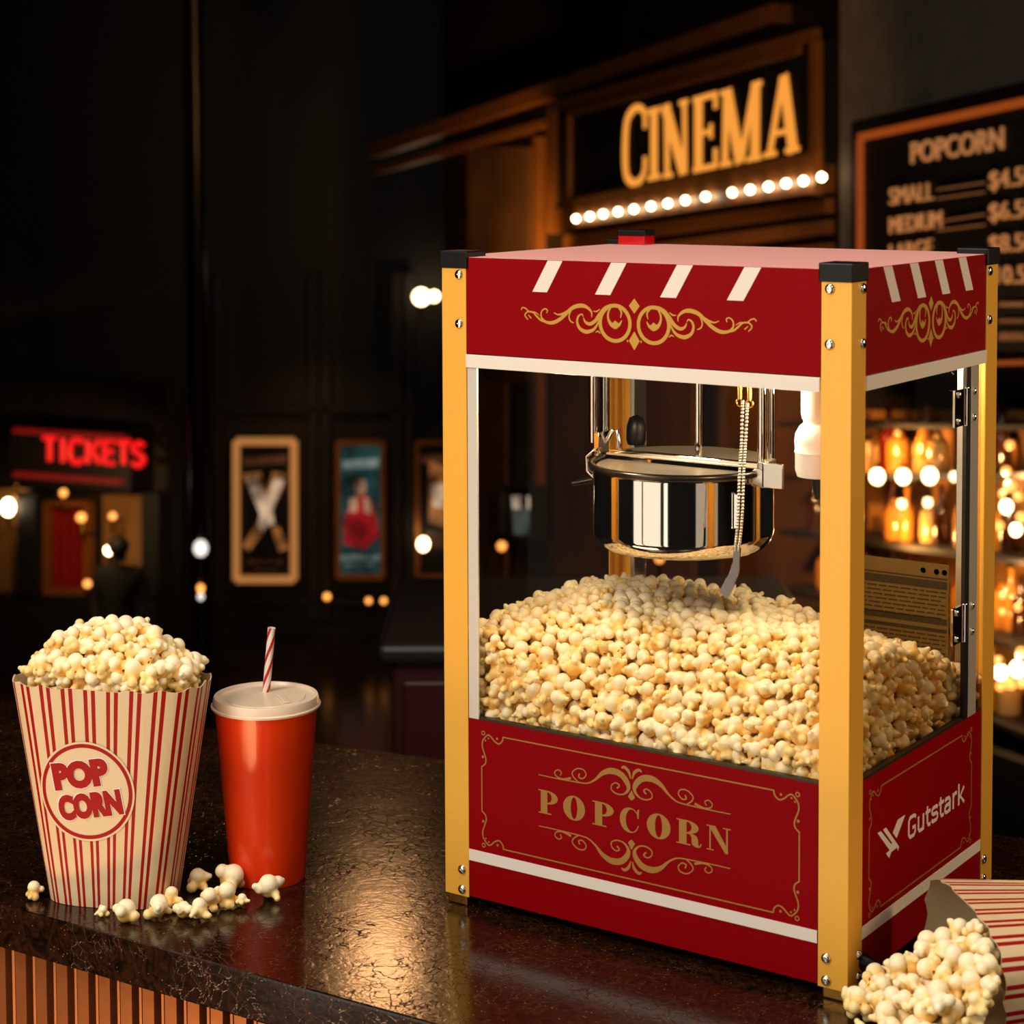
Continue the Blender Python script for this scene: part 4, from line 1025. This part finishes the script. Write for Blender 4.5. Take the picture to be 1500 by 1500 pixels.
for y0, y1 in ((445, 410), (492, 458), (610, 572), (655, 625)):
    mb = MB(); bar(mb, fz, (365, y0), (605, y1), .008, .0, .01, RWn); spart(mb, 'menu_rule', M['menudim'], mn, SO2)
for k in range(3):
    pts = [(680+i*4, (1030, 1115, 1195)[k]+(9, 4, 22)[k]*math.sin(i*1.7+k)) for i in range(34)]
    mb = MB(); P = [fz(*q) for q in pts]; mb.tube([p+RWn*.006 for p in P], .006, 6)
    spart(mb, 'menu_small_print', M['menudim'], mn, SO2)
# back bar shelves with bottles and lamps
sh = empty('bar_shelf', rw(1400, 800)); tag(sh, 'warm lit back bar shelving at the right, behind the machine', 'shelf'); SO3 = sh.location
mb = MB(); quad(mb, rw, [(1225, 600), (1640, 600), (1640, 1040), (1225, 960)], .02, .05, RWn); spart(mb, 'back_panel', M['honey'], sh, SO3)
SHY = [(612, 614), (690, 686), (768, 796), (850, 908), (925, 1016)]      # left and right ends of each board
def shelf_y(px, i): a, b = SHY[i]; return a+(b-a)*(px-1225)/(1475-1225)
for i in range(5):
    mb = MB(); a, b = (1225, SHY[i][0]), (1640, shelf_y(1640, i))
    p, q = rw(*a), rw(*b); t_ = ZZ*.025
    mb.add([p, q, q+RWn*.34, p+RWn*.34, p-t_, q-t_, q+RWn*.34-t_, p+RWn*.34-t_], [(0, 1, 2, 3), (7, 6, 5, 4), (0, 4, 5, 1), (1, 5, 6, 2), (2, 6, 7, 3), (3, 7, 4, 0)])
    spart(mb, 'shelf_board', M['board'], sh, SO3)
mb = MB(); quad(mb, rw, [(1225, 975), (1640, 1110), (1640, 1400), (1225, 1250)], .02, .40, RWn); tag(mb.build('back_bar_cabinet', M['board'], None), 'black cabinet under the lit back bar shelves', 'cabinet')
PROF = [[(0, 0), (.036, 0), (.038, .01), (.038, .13), (.030, .16), (.013, .185), (.012, .24), (.015, .242), (.015, .255), (0, .256)],
        [(0, 0), (.05, 0), (.052, .02), (.052, .11), (.04, .14), (.02, .15), (.02, .17), (0, .171)],
        [(0, 0), (.032, 0), (.034, .02), (.034, .11), (.03, .12), (.03, .135), (0, .136)]]
rbt = random.Random(9)
KIND = [('amber', 0), ('redglass', 0), ('clear', 1), ('amber', 2), ('darkglass', 0), ('clear', 2), ('amber', 1)]
bn = ['top', 'second', 'third', 'lowest']
for i in range(1, 5):
    px = 1252
    while px < 1540:
        mname, pk = KIND[rbt.randrange(7)]
        base_p = rw(px, shelf_y(px, i))+RWn*rbt.uniform(.12, .24)
        s = rbt.uniform(.95, 1.2)*(1 if pk != 0 else 1.0)
        mb = MB(); mb.lathe([(r*s, z*s) for r, z in PROF[pk]], base_p+ZZ*.002, 20)
        kind = ('bottle', 'decanter', 'jar')[pk]
        o = mb.build({'bottle': 'glass_bottle', 'decanter': 'glass_decanter', 'jar': 'glass_jar'}[kind], M[mname], None, tuple(base_p), smooth=40)
        tone = {'amber': 'amber', 'redglass': 'dark red', 'clear': 'pale', 'darkglass': 'brown'}[mname]
        tag(o, f'{tone} glass {kind} on the {bn[i-1]} row of the lit back bar shelves', kind, f'{tone} {kind}s on the {bn[i-1]} back bar row')
        px += rbt.uniform(15, 24)
for k, (px, py, r, m, lb) in enumerate(((1285, 698, .033, 'bulbhot', 'leftmost big round bulb'), (1323, 698, .031, 'bulbhot', 'second big round bulb from the left'), (1362, 697, .033, 'bulbhot', 'third big round bulb from the left'), (1398, 698, .020, 'bulb', 'rightmost, dimmer round bulb'),
        (1321, 738, .020, 'bulb', 'small round bulb under the second big one'), (1359, 736, .020, 'bulb', 'small round bulb under the third big one'), (1474, 742, .026, 'bulb', 'round bulb by the machine post, second shelf row'), (1488, 776, .024, 'bulb', 'round bulb low on the second shelf row, far right'),
        (1466, 985, .028, 'bulb', 'left round bulb on the lowest shelf row'), (1490, 980, .030, 'bulb', 'right round bulb on the lowest shelf row'), (1478, 1000, .024, 'ember', 'orange round bulb low on the lowest shelf row'), (1479, 652, .018, 'ember', 'orange round bulb on the top shelf row'))):
    c = rw(px, py, .40); mb = MB(); mb.ball(c, r, seg=16, sq=(1, 1, 1.15)); mb.tube([c+ZZ*r, c+ZZ*(r+.03)], .008, 8, 1)
    tag(mb.build('globe_bulb', [M[m], M['black']], None, tuple(c), shift=(0, 0, 0), smooth=60), f'{lb} lighting the back bar shelves', 'lamp', 'bulbs of the back bar')

for k, (px, py, r) in enumerate(((1474, 690, .020), (1480, 712, .024), (1470, 724, .020), (1492, 728, .018), (1464, 770, .020), (1496, 758, .022), (1468, 872, .015), (1468, 896, .014), (1491, 890, .015), (1463, 968, .020), (1496, 956, .022), (1482, 1004, .018), (1497, 1001, .020), (1465, 1006, .018), (1320, 752, .014), (1357, 752, .014))):
    c = rw(px, py, .40); mb = MB(); mb.ball(c, r, seg=14); tag(mb.build('fairy_light', [M['ember']], None, tuple(c), smooth=60), 'tiny round amber fairy light hanging before the bottles of the back bar', 'lamp', 'fairy lights of the back bar')

# ------------------------------------------------------------------ lobby: posters, ticket booth, lamps
def framed(label, fn, n, x0, y0, x1, y1, fw, fmat, shapes, off=.0):
    c = fn((x0+x1)/2, (y0+y1)/2); e = empty('framed_poster', c); tag(e, label, 'poster')
    mb = MB()
    for a, b in (((x0, y0), (x1, y0)), ((x0, y1), (x1, y1)), ((x0, y0), (x0, y1)), ((x1, y0), (x1, y1))): bar(mb, fn, a, b, fw, .02, .14, n)
    mb.build('poster_frame', fmat, e, c)
    mb = MB(); rect(mb, fn, x0, y0, x1, y1, .0, .06, n, 0); mats = [M['board']]
    for i, (poly, m) in enumerate(shapes):
        mats.append(m); quad(mb, fn, [(x0+(x1-x0)*a, y0+(y1-y0)*b) for a, b in poly], .061+.004*i, .064+.004*i, n, i+1)
    mb.build('poster_print', mats, e, c)
G = poster_glow
fire = G('poster_white_fire', (1, .66, .42), .5); fire2 = G('poster_orange_fire', (1, .34, .08), .25); dim = G('poster_dim_brown', (1, .3, .1), .05); dk = G('poster_dark_teal', (.1, .3, .25), .02)
framed('tall gold framed movie poster with a glowing X of light, leftmost poster', pw, PWn, 348, 645, 432, 846, .07, M['framelit'], [
 ([(.12, .12), (.88, .10), (.88, .16), (.12, .18)], dim), ([(.10, .24), (.42, .22), (.60, .5), (.44, .56)], fire2), ([(.92, .24), (.62, .22), (.44, .5), (.56, .56)], fire2),
 ([(.16, .28), (.36, .26), (.62, .50), (.66, .60), (.50, .62)], fire), ([(.84, .28), (.66, .27), (.44, .48), (.30, .72), (.46, .66)], fire), ([(.10, .76), (.34, .60), (.46, .66), (.22, .80)], fire2), ([(.60, .62), (.74, .62), (.92, .78), (.74, .80)], fire2),
 ([(.2, .86), (.8, .86), (.8, .885), (.2, .885)], dim), ([(.3, .92), (.7, .92), (.7, .935), (.3, .935)], dim), ([(.0, .0), (1, 0), (1, .03), (0, .03)], dk)])
teal = G('poster_teal', (.06, .22, .22), .16); redr = G('poster_red_robe', (1, .02, .03), .24); face = G('poster_pale_skin', (1, .5, .3), .35); pale = G('poster_pale_letters', (.55, .7, .62), .22)
framed('gold framed movie poster of a red robed figure on teal, middle poster', pw, PWn, 496, 646, 562, 842, .05, M['frame'], [
 ([(0, 0), (1, 0), (1, 1), (0, 1)], teal), ([(.1, .14), (.9, .12), (.9, .19), (.1, .2)], pale), ([(.5, .34), (.78, .46), (.92, .70), (.6, .80), (.12, .76), (.14, .56), (.3, .46)], redr),
 ([(.38, .28), (.6, .28), (.62, .36), (.5, .40), (.36, .36)], face), ([(.26, .42), (.44, .40), (.42, .52), (.24, .52)], face), ([(.56, .40), (.72, .44), (.74, .54), (.58, .52)], face), ([(.06, .84), (.92, .84), (.92, .88), (.06, .88)], pale), ([(.16, .9), (.8, .9), (.8, .92), (.16, .92)], pale)])
framed('gold framed movie poster with orange glow, partly behind the machine post', pw, PWn, 612, 646, 668, 842, .05, M['frame'], [
 ([(.1, .1), (.9, .1), (.9, .16), (.1, .16)], dim), ([(.3, .14), (.9, .2), (.9, .66), (.3, .6)], fire2), ([(.35, .3), (.8, .32), (.75, .5), (.4, .48)], fire), ([(.2, .66), (.9, .66), (.9, .8), (.2, .8)], dim)])
greyp = G('poster_grey', (.5, .6, .55), .10); pw2 = G('poster_pale_lamp', (1, .8, .6), .7)
framed('dark framed picture with two pale shapes, seen through the front glass', rw, RWn, 758, 712, 805, 785, .03, M['board'], [
 ([(.1, .4), (.9, .4), (.85, .95), (.15, .95)], greyp), ([(.1, .18), (.36, .18), (.38, .44), (.14, .44)], pw2), ([(.6, .18), (.88, .18), (.86, .44), (.62, .44)], pw2)])

tk = empty('ticket_sign', tw(138, 662)); tag(tk, 'red neon sign reading TICKETS above the booth', 'sign'); TO = tk.location
mb = MB(); quad(mb, tw, [(46, 618), (222, 630), (222, 712), (46, 702)], -.04, .35, TWn); spart(mb, 'sign_box', M['board'], tk, TO)
mb = MB()
for a, b in (((58, 623), (214, 633)), ((58, 686), (212, 697))): bar(mb, tw, a, b, .045, .35, .42, TWn)
spart(mb, 'neon_bar', M['neondim'], tk, TO)
def zt(X, Y): return (X/3, 560+Y/3)
TK = {'T': [[(0, 1), (1, 1)], [(.5, 1), (.5, 0)]], 'I': [[(.5, 1), (.5, 0)]], 'C': [[(.95, .86), (.7, 1), (.3, .97), (.06, .68), (.06, .3), (.3, .03), (.7, 0), (.95, .14)]],
 'K': [[(.1, 1), (.1, 0)], [(.95, 1), (.15, .45)], [(.35, .6), (.95, 0)]], 'E': [[(.9, 1), (.1, 1), (.1, 0), (.9, 0)], [(.1, .52), (.8, .52)]], 'S': [[(.9, .86), (.6, 1), (.2, .92), (.1, .7), (.4, .54), (.75, .42), (.92, .24), (.7, .03), (.3, 0), (.05, .14)]]}
mb = MB()
for ch, x0, x1, yt, yb in (('T', 192, 245, 243, 345), ('I', 262, 290, 246, 350), ('C', 305, 365, 252, 352), ('K', 380, 440, 256, 355), ('E', 455, 505, 258, 356), ('T', 515, 572, 262, 360), ('S', 582, 635, 268, 364)):
    for stroke in TK[ch]:
        P = [tw(*zt(x0+(x1-x0)*a, yb+(yt-yb)*b), .39) for a, b in (cr(stroke, 4) if ch in 'CS' else stroke)]
        mb.tube(P, .026, 10)
spart(mb, 'neon_lettering', M['neon'], tk, TO, 60)
# booth front: dark piers, ochre walls, red curtained doorway
bt = empty('ticket_booth', level(tw(110, 900), FLOOR)); tag(bt, 'dark ticket booth with ochre walls and a red curtained opening below the neon sign', 'ticket booth'); BO = bt.location
def bpart(name, m, build): mb = MB(); build(mb); return mb.build(name, m, bt, BO)
bpart('booth_wall', M['wall'], lambda q: quad(q, tw, [(-60, 560), (240, 560), (240, 1080), (-60, 1080)], -.3, -.05, TWn))
bpart('ochre_panel', M['ochre'], lambda q: rect(q, tw, -20, 716, 43, 866, -.05, 0, TWn)); bpart('ochre_panel', M['ochre'], lambda q: rect(q, tw, 150, 725, 224, 866, -.05, 0, TWn))
bpart('pier', M['board'], lambda q: rect(q, tw, 44, 718, 70, 868, -.05, .2, TWn)); bpart('pier', M['board'], lambda q: rect(q, tw, 225, 718, 250, 868, -.05, .2, TWn)); bpart('booth_plinth', M['board'], lambda q: rect(q, tw, -30, 868, 250, 1040, -.05, .15, TWn))
cu = bpart('red_curtain', M['curtain'], lambda q: [quad(q, tw, [(80+i*6.6, 745), (86.6+i*6.6, 745), (86.6+i*6.6, 862), (80+i*6.6, 862)], 0, .03+.05*(i % 2), TWn) for i in range(8)])
bpart('opening_frame', M['mould'], lambda q: (bar(q, tw, (76, 735), (76, 866), .05, 0, .12, TWn), bar(q, tw, (136, 735), (136, 866), .05, 0, .12, TWn), bar(q, tw, (76, 735), (136, 735), .05, 0, .12, TWn), bar(q, tw, (76, 864), (136, 864), .06, 0, .14, TWn)))

def lamp(c, n, r, m, label, group='lobby lamps', sq=1.0):
    e = empty('wall_lamp', c); tag(e, label, 'lamp', group)
    mb = MB(); mb.ball(c, r, seg=16, sq=(1, 1, sq)); mb.build('lamp_globe', M[m], e, c, smooth=80)
    mb = MB(); mb.tube([c-ZZ*r*sq*.95, c-ZZ*(r*sq+.12), c-n*.2-ZZ*(r*sq+.14)], .018, 8); mb.build('lamp_arm', M['brass'], e, c, smooth=60)
lamp(tw(12, 743, .25), TWn, .062, 'bulbhot', 'bright oval globe lamp on the ochre wall at the far left', sq=1.35)
lamp(tw(160, 806, .25), TWn, .042, 'bulbhot', 'small bright globe lamp right of the red curtain, by the person')
lamp(tw(93, 722, .25), TWn, .036, 'ember', 'small orange globe lamp above the red curtain')
lamp(tw(24, 706, .25), TWn, .034, 'ember', 'small orange globe lamp below the TICKETS sign at far left')
lamp(tw(119, 758, .25), TWn, .045, 'ember', 'wide orange lamp at the top of the red curtain')
lamp(tw(128, 855, .25), TWn, .036, 'ember', 'small orange globe lamp at the foot of the red curtain')
lamp(tw(165, 756, .2), TWn, .035, 'ember', 'dim orange lamp on the ochre panel above the person')
lamp(pw(620, 797, .5), PWn, .06, 'bulb', 'globe lamp under the rightmost poster by the machine post', sq=1.2)
lamp(pw(617, 435, .5), PWn, .085, 'bulb', 'larger globe of the twin wall lamp beside the machine post top')
lamp(pw(636, 434, .5), PWn, .055, 'bulb', 'smaller globe of the twin wall lamp beside the machine post top')
lamp(rw(735, 800, .25), RWn, .032, 'ember', 'globe lamp seen through the front glass, low at left')
lamp(rw(966, 818, .25), RWn, .026, 'ember', 'orange lamp seen through the glass under the kettle')
for q, r, lb in (((479, 874), .035, 'tiny orange lamp low between the first two posters'), ((540, 880), .03, 'left tiny glowing ball of the low row standing in for a table edge'), ((562, 880), .03, 'middle tiny glowing ball of the low row standing in for a table edge'), ((585, 880), .03, 'right tiny glowing ball of the low row standing in for a table edge')):  # low row of three glowing balls stands in for an orange table edge
    lamp(pw(*q, .4), PWn, r, 'ember', lb)
# slim chrome column with a white lamp
cb = level(deep(294, 900, 16), FLOOR); e = empty('chrome_column', cb); tag(e, 'slim dark chrome column with a white light, between booth and posters', 'column')
mb = MB(); mb.lathe([(.11, 0), (.11, .06), (.075, .1), (.075, 8.0), (.1, 8.05)], cb, 28); mb.build('column_shaft', M['darkmetal'], e, cb, smooth=40)
for py, r, m in ((803, .055, 'bulbsoft'), (862, .028, 'ember'), (874, .024, 'bulbsoft')):
    mb = MB(); mb.ball(deep(294, py, 15.85), r, seg=16, sq=(1, 1, 1.2)); mb.build('column_light', M[m], e, cb, smooth=80)
# maroon side bar behind the counter
cbx = deep(608, 945, 4.6); c0 = level(cbx, 0); e = empty('maroon_bar', c0); tag(e, 'dark maroon leather bar unit with grey top, behind the counter left of the machine', 'bar')
def bbox(mb, r0, r1, f0, f1, z0, z1):
    p = [c0+HR*r+HF*f for r, f in ((r0, f0), (r1, f0), (r1, f1), (r0, f1))]
    mb.add([level(v, z0) for v in p]+[level(v, z1) for v in p], [(3, 2, 1, 0), (4, 5, 6, 7)]+[(i, (i+1) % 4, 4+(i+1) % 4, 4+i) for i in range(4)])
zt_ = cbx.z
mb = MB(); bbox(mb, -.055, .9, .04, .7, 0, zt_-.045); mb.build('bar_body', M['maroon'], e, c0, bevel=.01)
mb = MB(); bbox(mb, -.085, .93, 0, .74, zt_-.045, zt_); mb.build('bar_top', M['bartop'], e, c0, bevel=.015)
mb = MB(); bbox(mb, -.03, .86, .025, .045, .1, zt_-.09); mb.build('padded_panel', M['maroon'], e, c0, bevel=.008)
# person at the booth, only head and shoulders clear of the bucket
pc = level(deep(174, 800, 18.2), FLOOR); zt2 = deep(174, 784, 18.2).z-FLOOR
def person():
    e = empty('person', pc); tag(e, 'dark dressed person standing before the ticket booth, seen as a silhouette', 'person')
    H = zt2; me = bpy.data.meshes.new('body'); R = HR; Fv = HF
    J = {'pelvis': (0, 0, .53, .075), 'waist': (0, 0, .62, .07), 'chest': (0, 0, .74, .085), 'neckb': (0, 0, .835, .045), 'neck': (0, 0, .865, .03), 'head': (0, -.005, .925, .052), 'crown': (0, 0, .965, .045)}
    E_ = [('pelvis', 'waist'), ('waist', 'chest'), ('chest', 'neckb'), ('neckb', 'neck'), ('neck', 'head'), ('head', 'crown')]
    for s, sfx in ((-1, 'l'), (1, 'r')):
        J.update({'sh'+sfx: (s*.105, 0, .80, .042), 'el'+sfx: (s*.135, .02, .64, .03), 'wr'+sfx: (s*.12, -.05, .52, .02), 'ha'+sfx: (s*.115, -.07, .47, .022), 'hip'+sfx: (s*.05, 0, .50, .058), 'kn'+sfx: (s*.055, -.01, .27, .04), 'an'+sfx: (s*.055, .01, .045, .026), 'to'+sfx: (s*.06, -.09, .02, .02)})
        E_ += [('chest', 'sh'+sfx), ('sh'+sfx, 'el'+sfx), ('el'+sfx, 'wr'+sfx), ('wr'+sfx, 'ha'+sfx), ('pelvis', 'hip'+sfx), ('hip'+sfx, 'kn'+sfx), ('kn'+sfx, 'an'+sfx), ('an'+sfx, 'to'+sfx)]
    ks = list(J); me.from_pydata([R*J[k][0]*H+Fv*J[k][1]*H+ZZ*J[k][2]*H for k in ks], [(ks.index(a), ks.index(b)) for a, b in E_], [])
    o = bpy.data.objects.new('body', me); COL.objects.link(o); o.parent = e
    sk = o.modifiers.new('skin', 'SKIN'); sv = me.skin_vertices[0].data
    for i, k in enumerate(ks): sv[i].radius = (J[k][3]*H, J[k][3]*H); sv[i].use_root = (k == 'pelvis')
    ss = o.modifiers.new('sub', 'SUBSURF'); ss.levels = 1; ss.render_levels = 2
    me.materials.append(M['cloth'])
    mb = MB(); mb.ball(ZZ*.945*H+Fv*-.008*H, .060*H, seg=16, sq=(.95, 1, 1.0)); mb.build('hair', M['hair'], e, (0, 0, 0), smooth=80)
person()

# lobby lights: unseen spots added to brighten posters, booth, facade and floor
def spot(name, loc, target, power, col, ang=70, r=.08):
    l = bpy.data.lights.new(name, 'SPOT'); l.energy = power; l.color = col; l.spot_size = math.radians(ang); l.spot_blend = .7; l.shadow_soft_size = r
    o = bpy.data.objects.new(name, l); COL.objects.link(o); o.location = loc
    o.rotation_euler = (Vector(target)-Vector(loc)).to_track_quat('-Z', 'Y').to_euler()
spot('booth_light', tw(90, 700, 1.6), tw(100, 830), 60, (1, .62, .26), 110)
spot('poster_light', pw(450, 500, 2.0), pw(460, 780), 22, (1, .55, .22), 80)
spot('facade_light', rw(735, 470, .6), rw(735, 250), 80, (1, .55, .18), 90)
spot('sign_light', rw(1020, 10, 1.2), rw(1030, 240), 8, (1, .55, .2), 120)
for k_, (px_, py_) in enumerate(((1290, 660), (1300, 790), (1470, 700), (1480, 850), (1490, 965))):
    point('back_bar_light', rw(px_, py_, .42), .03, 20, (1, .55, .18))
spot('facade_low_light', rw(1000, 560, 1.4), rw(1060, 800), 170, (1, .55, .2), 100)
spot('floor_light', level(pw(450, 700, 3.0), 3.5), level(pw(430, 950, 2.2), FLOOR), 90, (1, .55, .22), 60)
# hanging lobby lamp whose glow lies on the counter
cp = hit(560, 1432, (0, 0, ZT), (0, 0, 1)); dv = (cp-K).normalized(); rv = Vector((dv.x, dv.y, -dv.z))
lc = cp+rv*5.4
area('lobby_ceiling_lamp', lc, cp, .18, .18, .42, (1, .50, .20), 60)
